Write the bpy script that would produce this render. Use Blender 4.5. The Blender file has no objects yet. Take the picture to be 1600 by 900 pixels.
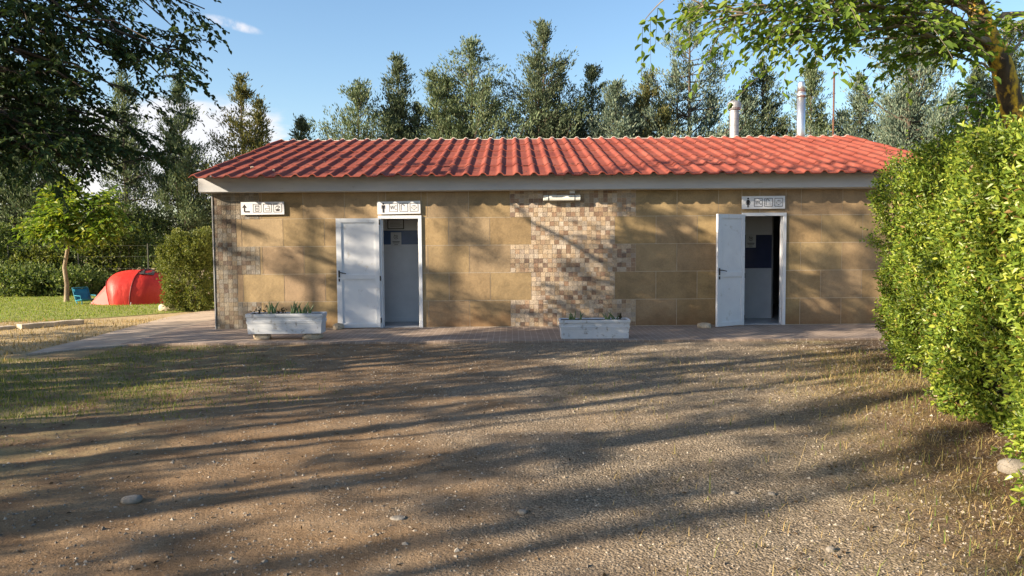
import bpy, bmesh, math, random
import numpy as np
from mathutils import Vector, Matrix, noise as mnoise

# ------------------------------------------------------------------ camera, sky, sun, exposure
SC = bpy.context.scene
COL = SC.collection
R = math.radians
CAM_H, FPX, HORIZ = 1.6, 1200.0, 380.0
PITCH = math.atan((450 - HORIZ) / FPX)
ROLL = R(0.44)
fw = Vector((0, math.cos(PITCH), -math.sin(PITCH)))
rt0 = Vector((1, 0, 0)); up0 = rt0.cross(fw)
rt = (rt0 * math.cos(ROLL) - up0 * math.sin(ROLL)).normalized()
up = (up0 * math.cos(ROLL) + rt0 * math.sin(ROLL)).normalized()
cd = bpy.data.cameras.new('camera'); cam = bpy.data.objects.new('camera', cd); COL.objects.link(cam)
cam.matrix_world = Matrix(((rt.x, up.x, -fw.x, 0), (rt.y, up.y, -fw.y, 0), (rt.z, up.z, -fw.z, CAM_H), (0, 0, 0, 1)))
cd.sensor_width = 36; cd.lens = 36 * FPX / 1600; cd.clip_start = 0.05; cd.clip_end = 2000
SC.camera = cam

SUN_AZ, SUN_EL = 66.0, 21.0          # light travels towards +X,+Y
wd = bpy.data.worlds.new('World'); SC.world = wd; wd.use_nodes = True
wn, wl = wd.node_tree.nodes, wd.node_tree.links
bg = wn['Background']; bg.inputs[1].default_value = 0.08
sky = wn.new('ShaderNodeTexSky'); sky.sky_type = 'NISHITA'; sky.sun_disc = False
sky.sun_elevation = R(SUN_EL); sky.sun_rotation = R(180 + SUN_AZ)
sky.air_density = 1.0; sky.dust_density = 1.1; sky.ozone_density = 1.6
# clouds: a low bank over the horizon and one thin wisp, worked out from the view direction on the sphere
tcw = wn.new('ShaderNodeTexCoord')
sep = wn.new('ShaderNodeSeparateXYZ'); wl.new(tcw.outputs['Generated'], sep.inputs[0])
mpw = wn.new('ShaderNodeMapping'); mpw.inputs['Scale'].default_value = (4.5, 4.5, 13.0)
wl.new(tcw.outputs['Generated'], mpw.inputs[0])
cn = wn.new('ShaderNodeTexNoise'); cn.inputs['Scale'].default_value = 1.5; cn.inputs['Detail'].default_value = 9; cn.inputs['Roughness'].default_value = 0.55
wl.new(mpw.outputs[0], cn.inputs['Vector'])
def wmath(op, a, b=None, clamp=False):
    m = wn.new('ShaderNodeMath'); m.operation = op; m.use_clamp = clamp
    for i, v in enumerate((a, b)):
        if v is None: continue
        if isinstance(v, (int, float)): m.inputs[i].default_value = v
        else: wl.new(v, m.inputs[i])
    return m.outputs[0]
def wrange(v, a, b, c=0.0, d=1.0):
    m = wn.new('ShaderNodeMapRange'); m.interpolation_type = 'SMOOTHSTEP'
    wl.new(v, m.inputs[0]); m.inputs[1].default_value = a; m.inputs[2].default_value = b
    m.inputs[3].default_value = c; m.inputs[4].default_value = d
    return m.outputs[0]
low = wmath('MULTIPLY', wrange(sep.outputs[2], 0.02, 0.06), wrange(sep.outputs[2], 0.13, 0.20, 1, 0))
west = wrange(sep.outputs[0], -0.40, -0.14, 1.0, 0.0)
thr = wmath('ADD', wmath('MULTIPLY', wmath('MULTIPLY', low, west), 0.36), cn.outputs['Fac'])
bank = wmath('MULTIPLY', wrange(thr, 0.62, 0.76), wrange(wmath('MULTIPLY', low, west), .1, .5))
wisp_dir = (fw + rt * ((364 - 800) / FPX) + up * ((450 - 38) / FPX)).normalized()
def along(v):
    n = wn.new('ShaderNodeVectorMath'); n.operation = 'DOT_PRODUCT'; wl.new(vs.outputs[0], n.inputs[0]); n.inputs[1].default_value = v; return n.outputs['Value']
vs = wn.new('ShaderNodeVectorMath'); vs.operation = 'SUBTRACT'; wl.new(tcw.outputs['Generated'], vs.inputs[0]); vs.inputs[1].default_value = wisp_dir
wu = wmath('DIVIDE', along(rt * math.cos(R(11)) - up * math.sin(R(11))), .032); wv = wmath('DIVIDE', along(up * math.cos(R(11)) + rt * math.sin(R(11))), .0062)
wnz = wn.new('ShaderNodeTexNoise'); wnz.inputs['Scale'].default_value = 26; wnz.inputs['Detail'].default_value = 8; wnz.inputs['Roughness'].default_value = .62; wl.new(tcw.outputs['Generated'], wnz.inputs['Vector'])
wlen = wmath('ADD', wmath('POWER', wu, 2), wmath('POWER', wv, 2))
wisp = wmath('MULTIPLY', wrange(wlen, 0.05, 1.2, 1, 0), wrange(wnz.outputs['Fac'], .36, .66, .0, .8))
cfac = wmath('MAXIMUM', wmath('MULTIPLY', bank, .8), wisp, True)
cm = wn.new('ShaderNodeMixRGB'); wl.new(cfac, cm.inputs[0])
hsv = wn.new('ShaderNodeHueSaturation'); hsv.inputs['Saturation'].default_value = 1.12
wl.new(sky.outputs[0], hsv.inputs['Color']); wl.new(hsv.outputs[0], cm.inputs[1]); cm.inputs[2].default_value = (4.6, 4.4, 4.5, 1)
wl.new(cm.outputs[0], bg.inputs[0])

ld = bpy.data.lights.new('sun', 'SUN'); ld.energy = 5.0; ld.angle = R(0.42); ld.color = (1.0, 0.83, 0.62)
sun = bpy.data.objects.new('sun', ld); COL.objects.link(sun)
to = Vector((math.sin(R(SUN_AZ)) * math.cos(R(SUN_EL)), math.cos(R(SUN_AZ)) * math.cos(R(SUN_EL)), -math.sin(R(SUN_EL))))
sun.rotation_euler = to.to_track_quat('-Z', 'Y').to_euler()
sun.location = (-20, -10, 12)

vs_ = SC.view_settings; vs_.view_transform = 'Standard'; vs_.look = 'None'; vs_.gamma = 1; vs_.use_curve_mapping = False
vs_.exposure = 1.57
SC.render.engine = 'CYCLES'
SC.cycles.max_bounces = 6; SC.cycles.transparent_max_bounces = 4; SC.cycles.use_denoising = True

# ------------------------------------------------------------------ helpers
ORI = {}                              # origin (world) of every root object
def ray(px, py):
    return (fw + rt * ((px - 800) / FPX) + up * ((450 - py) / FPX))
def at(px, py, Y):                    # measuring helper: the place at depth Y that the photo shows at a pixel
    d = ray(px, py); t = Y / d.y
    return Vector((d.x * t, Y, CAM_H + d.z * t))
def gnd(px, py, z=0.0):
    d = ray(px, py); t = (z - CAM_H) / d.z
    return Vector((d.x * t, d.y * t, z))

def tag(o, label=None, cat=None, group=None, kind=None):
    if label: o['label'] = label
    if cat: o['category'] = cat
    if group: o['group'] = group
    if kind: o['kind'] = kind
    return o
def empty(name, loc, label=None, cat=None, group=None):
    o = bpy.data.objects.new(name, None); COL.objects.link(o); o.location = loc; o.empty_display_size = .1
    ORI[o.name] = Vector(loc)
    return tag(o, label, cat, group)
def link(name, me, mat, parent=None, org=None):
    """link a mesh given in world coordinates, re-based on its own or its thing's origin"""
    if parent is not None: org = ORI[parent.name]
    org = Vector(org) if org is not None else Vector((0, 0, 0))
    if org.length > 0: me.transform(Matrix.Translation(-org))
    o = bpy.data.objects.new(name, me); COL.objects.link(o)
    for m in (mat if isinstance(mat, (list, tuple)) else [mat]): me.materials.append(m)
    if parent is not None: o.parent = parent
    else: o.location = org
    ORI[o.name] = org
    return o
def np_mesh(name, verts, faces, smooth=False, col=None):
    verts = np.asarray(verts, dtype=np.float32).reshape(-1, 3); faces = np.asarray(faces, dtype=np.int32)
    k = faces.shape[1]; n = len(faces)
    me = bpy.data.meshes.new(name)
    me.vertices.add(len(verts)); me.vertices.foreach_set('co', verts.ravel())
    me.loops.add(n * k); me.loops.foreach_set('vertex_index', faces.ravel())
    me.polygons.add(n); me.polygons.foreach_set('loop_start', np.arange(n, dtype=np.int32) * k)
    me.polygons.foreach_set('use_smooth', np.full(n, bool(smooth)))
    me.update(calc_edges=True)
    if col is not None:
        a = me.color_attributes.new('Col', 'FLOAT_COLOR', 'CORNER')
        c = np.ones((n, k, 4), dtype=np.float32); c[:, :, :3] = np.asarray(col, dtype=np.float32)[:, None, :]
        a.data.foreach_set('color', c.ravel())
    return me

class MB:
    """collects boxes, tubes and polygons into one mesh"""
    def __init__(s): s.v, s.f = [], []
    def add(s, vs, fs):
        b = len(s.v); s.v += [tuple(v) for v in vs]; s.f += [tuple(i + b for i in f) for f in fs]
    def box(s, a, b, M=None):
        (x0, y0, z0), (x1, y1, z1) = a, b
        vs = [Vector(p) for p in ((x0,y0,z0),(x1,y0,z0),(x1,y1,z0),(x0,y1,z0),(x0,y0,z1),(x1,y0,z1),(x1,y1,z1),(x0,y1,z1))]
        if M is not None: vs = [M @ v for v in vs]
        s.add(vs, [(3,2,1,0),(4,5,6,7),(0,1,5,4),(1,2,6,5),(2,3,7,6),(3,0,4,7)])
    def tube(s, pts, rad, n=8, cap=True):
        pts = [Vector(p) for p in pts]; k = len(pts)
        if not hasattr(rad, '__len__'): rad = [rad] * k
        vs = []; ref = None
        for i, p in enumerate(pts):
            t = (pts[min(i + 1, k - 1)] - pts[max(i - 1, 0)]).normalized()
            if ref is None: ref = t.orthogonal().normalized()
            a = (ref - t * ref.dot(t))
            a = a.normalized() if a.length > 1e-5 else t.orthogonal().normalized()
            ref = a; b = t.cross(a)
            for j in range(n):
                q = 2 * math.pi * j / n
                vs.append(p + (a * math.cos(q) + b * math.sin(q)) * rad[i])
        fs = [(i*n+j, i*n+(j+1)%n, (i+1)*n+(j+1)%n, (i+1)*n+j) for i in range(k-1) for j in range(n)]
        if cap: fs += [tuple(range(n-1, -1, -1)), tuple((k-1)*n+j for j in range(n))]
        s.add(vs, fs)
    def prism(s, outline, d0, d1, fn):
        """outline [(u,v)] anticlockwise, fn(u,v,d) -> point"""
        n = len(outline); vs = [fn(u, v, d0) for u, v in outline] + [fn(u, v, d1) for u, v in outline]
        s.add(vs, [tuple(range(n-1,-1,-1)), tuple(range(n, 2*n))] + [(i,(i+1)%n,n+(i+1)%n,n+i) for i in range(n)])
    def mesh(s, name, smooth=False):
        me = bpy.data.meshes.new(name); me.from_pydata(s.v, [], s.f); me.update()
        bm = bmesh.new(); bm.from_mesh(me); bmesh.ops.recalc_face_normals(bm, faces=bm.faces); bm.to_mesh(me); bm.free()
        if smooth: me.polygons.foreach_set('use_smooth', [True] * len(me.polygons))
        return me
    def build(s, name, mat, parent=None, org=None, smooth=False, bevel=0):
        o = link(name, s.mesh(name, smooth), mat, parent, org)
        if bevel:
            m = o.modifiers.new('bevel', 'BEVEL'); m.width = bevel; m.segments = 2; m.limit_method = 'ANGLE'; m.angle_limit = R(40)
        return o

# ---- materials
def new_mat(name):
    m = bpy.data.materials.new(name); m.use_nodes = True
    nt = m.node_tree; b = nt.nodes['Principled BSDF']; b.inputs['Specular IOR Level'].default_value = .35
    return m, nt, b
def nd(nt, t, **kw):
    n = nt.nodes.new(t)
    for k, v in kw.items():
        if k in n.inputs: n.inputs[k].default_value = v
        else: setattr(n, k, v)
    return n
def coords(nt, scale=(1,1,1), kind='Object'):
    tc = nt.nodes.new('ShaderNodeTexCoord'); mp = nt.nodes.new('ShaderNodeMapping'); mp.inputs['Scale'].default_value = scale
    nt.links.new(tc.outputs[kind], mp.inputs[0]); return mp.outputs[0]
def ramp(nt, fac, stops):
    r = nt.nodes.new('ShaderNodeValToRGB'); nt.links.new(fac, r.inputs[0]); e = r.color_ramp.elements
    while len(e) < len(stops): e.new(.5)
    for x, (p, c) in zip(e, stops): x.position = p; x.color = (*c, 1) if len(c) == 3 else c
    return r.outputs[0]
def mixc(nt, fac, a, b, mode='MIX'):
    m = nt.nodes.new('ShaderNodeMixRGB'); m.blend_type = mode
    for i, v in enumerate((fac, a, b)):
        if hasattr(v, 'links') or hasattr(v, 'is_linked'): nt.links.new(v, m.inputs[i])
        elif isinstance(v, (int, float)): m.inputs[i].default_value = v
        else: m.inputs[i].default_value = (*v, 1)
    return m.outputs[0]
def noise_mat(name, a, b, scale=6, rough=.75, bump=.0, bscale=None, detail=6, stretch=(1,1,1), metal=0, spec=.35, lo=.35, hi=.65, third=None, tscale=40, tlo=.6, thi=.72):
    m, nt, p = new_mat(name); co = coords(nt, stretch)
    n = nd(nt, 'ShaderNodeTexNoise', Scale=scale, Detail=detail, Roughness=.6); nt.links.new(co, n.inputs['Vector'])
    c = ramp(nt, n.outputs['Fac'], [(lo, a), (hi, b)])
    if third:
        n3 = nd(nt, 'ShaderNodeTexNoise', Scale=tscale, Detail=5, Roughness=.65); nt.links.new(co, n3.inputs['Vector'])
        f = ramp(nt, n3.outputs['Fac'], [(tlo, (0,0,0)), (thi, (1,1,1))]); c = mixc(nt, f, c, third)
    nt.links.new(c, p.inputs['Base Color']); p.inputs['Roughness'].default_value = rough; p.inputs['Metallic'].default_value = metal
    p.inputs['Specular IOR Level'].default_value = spec
    if bump:
        n2 = nd(nt, 'ShaderNodeTexNoise', Scale=bscale or scale * 6, Detail=6, Roughness=.65); nt.links.new(co, n2.inputs['Vector'])
        bp = nd(nt, 'ShaderNodeBump', Strength=bump, Distance=.02); nt.links.new(n2.outputs['Fac'], bp.inputs['Height']); nt.links.new(bp.outputs[0], p.inputs['Normal'])
    return m
def leaf_mat(name, cols, trans=.35, rough=.45, spec=.35, tcol=None, dead=None):
    """colour differs leaf by leaf (random per mesh island); thin leaves let light through"""
    m, nt, p = new_mat(name)
    g = nt.nodes.new('ShaderNodeNewGeometry')
    st = [(i / (len(cols) - 1), x) for i, x in enumerate(cols)]
    if dead: st = [(0, dead), (.022, dead), (.024, cols[0])] + st[1:]
    c = ramp(nt, g.outputs['Random Per Island'], st)
    nt.links.new(c, p.inputs['Base Color']); p.inputs['Roughness'].default_value = rough; p.inputs['Specular IOR Level'].default_value = spec
    t = nt.nodes.new('ShaderNodeBsdfTranslucent')
    nt.links.new(mixc(nt, 1.0, c, tcol or (1.25, 1.2, .55), 'MULTIPLY'), t.inputs[0])
    mx = nt.nodes.new('ShaderNodeMixShader'); mx.inputs[0].default_value = trans
    nt.links.new(p.outputs[0], mx.inputs[1]); nt.links.new(t.outputs[0], mx.inputs[2])
    nt.links.new(mx.outputs[0], nt.nodes['Material Output'].inputs[0])
    return m
def col_mat(name, scale, amt, rough, bump, bscale, spec=.4, stain=False):
    """colour per tile from the mesh, with stone mottling on top"""
    m, nt, p = new_mat(name); co = coords(nt)
    a = nt.nodes.new('ShaderNodeVertexColor'); a.layer_name = 'Col'
    n = nd(nt, 'ShaderNodeTexNoise', Scale=scale, Detail=8, Roughness=.62, Distortion=.6); nt.links.new(co, n.inputs['Vector'])
    v = ramp(nt, n.outputs['Fac'], [(.28, (1-amt,)*3), (.5, (1,1,1)), (.74, (1+amt*.8,)*3)])
    c = mixc(nt, 1.0, a.outputs[0], v, 'MULTIPLY')
    if stain:      # splashed earth along the foot of the wall, fine grain everywhere
        sz = nt.nodes.new('ShaderNodeSeparateXYZ'); nt.links.new(co, sz.inputs[0])
        ns = nd(nt, 'ShaderNodeTexNoise', Scale=3.5, Detail=7, Roughness=.65); nt.links.new(co, ns.inputs['Vector'])
        ad = nt.nodes.new('ShaderNodeMath'); ad.operation = 'MULTIPLY_ADD'; nt.links.new(ns.outputs['Fac'], ad.inputs[0]); ad.inputs[1].default_value = .9; nt.links.new(sz.outputs[2], ad.inputs[2])
        c = mixc(nt, ramp(nt, ad.outputs[0], [(.42, (.75,.75,.75)), (.85, (0,0,0))]), c, (.20,.105,.045))
        nf = nd(nt, 'ShaderNodeTexNoise', Scale=55, Detail=4, Roughness=.7); nt.links.new(co, nf.inputs['Vector'])
        c = mixc(nt, 1.0, c, ramp(nt, nf.outputs['Fac'], [(.3, (.85,.85,.85)), (.7, (1.13,1.13,1.13))]), 'MULTIPLY')
    nt.links.new(c, p.inputs['Base Color']); p.inputs['Roughness'].default_value = rough; p.inputs['Specular IOR Level'].default_value = spec
    n2 = nd(nt, 'ShaderNodeTexNoise', Scale=bscale, Detail=6, Roughness=.6); nt.links.new(co, n2.inputs['Vector'])
    bp = nd(nt, 'ShaderNodeBump', Strength=bump, Distance=.01); nt.links.new(n2.outputs['Fac'], bp.inputs['Height']); nt.links.new(bp.outputs[0], p.inputs['Normal'])
    return m

M = {}
M['tile'] = col_mat('stone_tile', 2.6, .34, .6, .45, 18, stain=True)
M['mosaic'] = col_mat('mosaic_stone', 30, .32, .7, .8, 45)
M['grout'] = noise_mat('grout', (.40,.35,.28), (.52,.46,.38), 9, .9)
M['plaster'] = noise_mat('plaster', (.52,.50,.46), (.66,.64,.60), 3, .9, .2, 60)
M['stucco'] = noise_mat('rough_stucco', (.50,.47,.42), (.68,.65,.60), 16, .95, .9, 60)
M['fascia'] = noise_mat('fascia_paint', (.42,.44,.47), (.51,.52,.54), 1.6, .7, .1, 30, stretch=(.5,1,2), third=(.30,.27,.24), tscale=7, tlo=.64, thi=.80)
M['white'] = noise_mat('white_aluminium', (.62,.65,.70), (.70,.73,.77), 2.5, .42, spec=.5, third=(.42,.41,.39), tscale=7, tlo=.60, thi=.78)
M['inner'] = noise_mat('inner_wall_tile', (.54,.57,.62), (.62,.65,.70), 2.5, .35)
M['innerdark'] = noise_mat('inner_grey_wall', (.20,.21,.23), (.26,.27,.29), 2.5, .6)
M['blue'] = noise_mat('blue_tile', (.055,.10,.22), (.075,.125,.26), 5, .3)
M['navy'] = noise_mat('navy_tile', (.035,.045,.10), (.05,.06,.12), 5, .3)
M['innerfloor'] = noise_mat('inner_floor', (.34,.35,.37), (.44,.45,.47), 6, .35)
M['black'] = noise_mat('black_plastic', (.012,.012,.014), (.025,.025,.028), 8, .4)
M['rubber'] = noise_mat('dark_seal', (.02,.022,.026), (.04,.042,.048), 8, .6)
M['steel'] = noise_mat('galvanised_steel', (.26,.265,.28), (.36,.365,.38), 9, .55, metal=.6, stretch=(1,1,.4))
M['shiny'] = noise_mat('polished_steel', (.60,.61,.63), (.72,.73,.75), 4, .36, metal=.9)
M['sign'] = noise_mat('sign_plate', (.60,.62,.66), (.70,.72,.76), 3, .35, spec=.5)
M['ink'] = noise_mat('sign_ink', (.012,.011,.014), (.03,.026,.03), 20, .5)
M['greyink'] = noise_mat('faded_sign_ink', (.10,.10,.11), (.16,.16,.17), 20, .5)
M['paper'] = noise_mat('paper', (.50,.52,.55), (.58,.60,.62), 5, .8)
M['lampbody'] = noise_mat('lamp_body', (.42,.43,.41), (.52,.53,.50), 8, .5)
M['diffuser'] = noise_mat('lamp_diffuser', (.62,.62,.56), (.72,.72,.66), 6, .3, third=(.35,.32,.25), tscale=14)
M['planter'] = noise_mat('weathered_white_plastic', (.50,.54,.59), (.60,.63,.68), 3, .6, .15, 40, third=(.17,.16,.14), tscale=9, tlo=.58, thi=.70)
M['soil'] = noise_mat('potting_soil', (.03,.022,.015), (.07,.05,.035), 20, .95, .8, 60)
M['stone'] = noise_mat('pale_stone', (.34,.28,.20), (.55,.47,.36), 7, .9, .9, 30, third=(.10,.075,.05), tscale=16, tlo=.58, thi=.68)
M['greystone'] = noise_mat('grey_stone', (.17,.155,.135), (.27,.245,.21), 12, .9, .7, 40)
M['kerb'] = noise_mat('pale_kerb', (.34,.29,.22), (.46,.40,.31), 6, .9, .4, 40)
M['rust'] = noise_mat('rusty_steel', (.07,.035,.025), (.14,.065,.04), 12, .8)
M['iron'] = noise_mat('cast_iron', (.03,.03,.032), (.07,.065,.06), 14, .65, .6, 60)
M['wire'] = noise_mat('fence_steel', (.025,.03,.024), (.05,.055,.045), 6, .6)
M['tent'] = noise_mat('red_nylon', (.44,.022,.015), (.53,.036,.023), 5, .5, .9, 7, stretch=(1,1,.35))
M['tent2'] = noise_mat('pale_red_nylon', (.43,.030,.022), (.51,.048,.034), 5, .55)
M['tentpole'] = noise_mat('tent_hoop', (.10,.006,.008), (.16,.012,.012), 5, .5)
M['chair'] = noise_mat('blue_canvas', (.010,.17,.25), (.018,.22,.31), 8, .7)
M['bark'] = noise_mat('brown_bark', (.05,.038,.028), (.13,.10,.075), 9, .95, 1.0, 24, stretch=(1,1,.25))
M['palebark'] = noise_mat('pale_bark', (.16,.125,.085), (.34,.28,.20), 8, .95, .8, 24, stretch=(1,1,.3), third=(.06,.045,.03), tscale=10)
M['lichen'] = noise_mat('lichened_bark', (.045,.034,.024), (.12,.09,.06), 7, .95, 1.0, 24, stretch=(1,1,.5), third=(.66,.42,.04), tscale=6.5, tlo=.44, thi=.54)
M['twig'] = noise_mat('grey_twig', (.10,.085,.065), (.19,.165,.13), 6, .9)
M['elmtwig'] = noise_mat('dark_twig', (.035,.028,.022), (.075,.06,.048), 6, .9)
M['leaf_elm_shaded'] = leaf_mat('shaded_elm_leaf', [(.028,.050,.018), (.038,.066,.022), (.050,.080,.024)], .22, .6, spec=.15)  # elm leaf darkened: the crown's own shade is put into the colour
M['leaf_elm'] = leaf_mat('elm_leaf', [(.085,.145,.026), (.125,.205,.036), (.17,.265,.042), (.25,.33,.055)], .5, .5, spec=.2)
M['leaf_hedge'] = leaf_mat('privet_leaf', [(.065,.115,.020), (.10,.165,.025), (.14,.215,.030), (.19,.265,.036), (.25,.32,.045), (.36,.39,.06)], .32, .36, spec=.35, dead=(.26,.17,.07))
M['leaf_bush'] = leaf_mat('bush_leaf', [(.075,.105,.022), (.11,.145,.03), (.15,.18,.04), (.21,.22,.06)], .3, .55)
M['leaf_young'] = leaf_mat('young_tree_leaf', [(.09,.165,.028), (.13,.215,.036), (.18,.26,.04), (.28,.30,.045)], .45, .5)
M['hedgecore'] = noise_mat('hedge_core_shade', (.012,.018,.006), (.03,.04,.014), 14, .95)  # near-black green: the shade inside the hedge put into the colour
M['shade_leaf'] = leaf_mat('thicket_leaf', [(.055,.095,.03), (.095,.145,.046), (.14,.195,.06), (.21,.25,.085)], .3, .6)
def conifer_mat(name, k, g):
    return leaf_mat(name, [tuple(x * k for x in c) for c in ((.072,.108,.056+g), (.10,.142,.074+g), (.135,.178,.096+g), (.19,.215,.118+g))], .18, .65, .15, (1.1, 1.1, .7))
M['con_green'] = conifer_mat('green_conifer', 1.0, 0)
M['con_dark'] = conifer_mat('dark_conifer', .72, .005)
M['con_pale'] = conifer_mat('grey_conifer', 1.12, .03)
M['con_olive'] = leaf_mat('olive_conifer', [(.055,.07,.03), (.09,.105,.04), (.13,.135,.05), (.2,.17,.06)], .2, .65, .15)
M['grass'] = leaf_mat('short_grass', [(.07,.12,.02), (.12,.17,.03), (.17,.20,.045), (.26,.23,.08)], .35, .7)
M['lawn'] = leaf_mat('lawn_grass', [(.11,.19,.025), (.15,.23,.03), (.20,.26,.04), (.27,.28,.07)], .4, .7)
M['straw'] = leaf_mat('dry_grass', [(.20,.14,.06), (.34,.25,.11), (.46,.36,.17), (.16,.15,.05)], .35, .7, tcol=(1.1,1,.7))
M['succ'] = leaf_mat('succulent_leaf', [(.06,.12,.05), (.10,.17,.07), (.13,.19,.08)], .15, .45)
M['dried'] = leaf_mat('dark_sprig', [(.02,.022,.012), (.045,.04,.02)], .15, .7)
M['pebble'] = leaf_mat('gravel_pebble', [(.09,.075,.06), (.15,.125,.10), (.20,.17,.13), (.26,.225,.18), (.38,.34,.28)], 0.0, .85)
M['litter'] = leaf_mat('leaf_litter', [(.035,.022,.012), (.07,.045,.022), (.14,.09,.045)], 0.1, .85)

# red sheet roof
def roof_mat():
    m, nt, p = new_mat('red_roof_sheet'); co = coords(nt)
    n = nd(nt, 'ShaderNodeTexNoise', Scale=1.3, Detail=7, Roughness=.6); nt.links.new(co, n.inputs['Vector'])
    c = ramp(nt, n.outputs['Fac'], [(.28, (.165,.040,.029)), (.5, (.22,.059,.041)), (.74, (.275,.088,.062))])
    n3 = nd(nt, 'ShaderNodeTexNoise', Scale=23, Detail=4, Roughness=.7); nt.links.new(co, n3.inputs['Vector'])
    c = mixc(nt, ramp(nt, n3.outputs['Fac'], [(.62,(0,0,0)),(.74,(.6,.6,.6))]), c, (.13,.07,.05))
    n4 = nd(nt, 'ShaderNodeTexNoise', Scale=9, Detail=8, Roughness=.75); nt.links.new(co, n4.inputs['Vector'])
    c = mixc(nt, ramp(nt, n4.outputs['Fac'], [(.60,(0,0,0)),(.70,(.45,.45,.45))]), c, (.40,.24,.17))
    nt.links.new(c, p.inputs['Base Color']); p.inputs['Roughness'].default_value = .85; p.inputs['Specular IOR Level'].default_value = .12
    return m
M['roof'] = roof_mat()
M['roofedge'] = noise_mat('roof_sheet_edge', (.50,.47,.42), (.62,.58,.52), 10, .8)

# paving with thin pale joints
def paving_mat(name, a, b, joint, size, rot=0):
    m, nt, p = new_mat(name); tc = nt.nodes.new('ShaderNodeTexCoord'); mp = nt.nodes.new('ShaderNodeMapping')
    mp.inputs['Rotation'].default_value = (0, 0, rot); nt.links.new(tc.outputs['Object'], mp.inputs[0])
    br = nd(nt, 'ShaderNodeTexBrick', Scale=1.0, offset=0.0); br.inputs['Brick Width'].default_value = size; br.inputs['Row Height'].default_value = size
    br.inputs['Mortar Size'].default_value = size * .055; br.inputs['Mortar Smooth'].default_value = .3
    br.inputs['Color1'].default_value = (*a, 1); br.inputs['Color2'].default_value = (*b, 1); br.inputs['Mortar'].default_value = (*joint, 1)
    nt.links.new(mp.outputs[0], br.inputs['Vector'])
    n = nd(nt, 'ShaderNodeTexNoise', Scale=1.7, Detail=9, Roughness=.65); nt.links.new(tc.outputs['Object'], n.inputs['Vector'])
    c = mixc(nt, 1.0, br.outputs['Color'], ramp(nt, n.outputs['Fac'], [(.3,(.66,.64,.62)),(.7,(1.12,1.1,1.08))]), 'MULTIPLY')
    nt.links.new(c, p.inputs['Base Color']); p.inputs['Roughness'].default_value = .8
    bp = nd(nt, 'ShaderNodeBump', Strength=.4, Distance=.004); nt.links.new(br.outputs['Fac'], bp.inputs['Height']); bp.invert = True
    nt.links.new(bp.outputs[0], p.inputs['Normal'])
    return m
M['paving'] = paving_mat('pink_paving', (.25,.195,.16), (.30,.24,.20), (.43,.37,.31), .105)
M['path'] = paving_mat('path_paving', (.36,.30,.24), (.40,.335,.27), (.46,.40,.33), .105)

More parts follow.
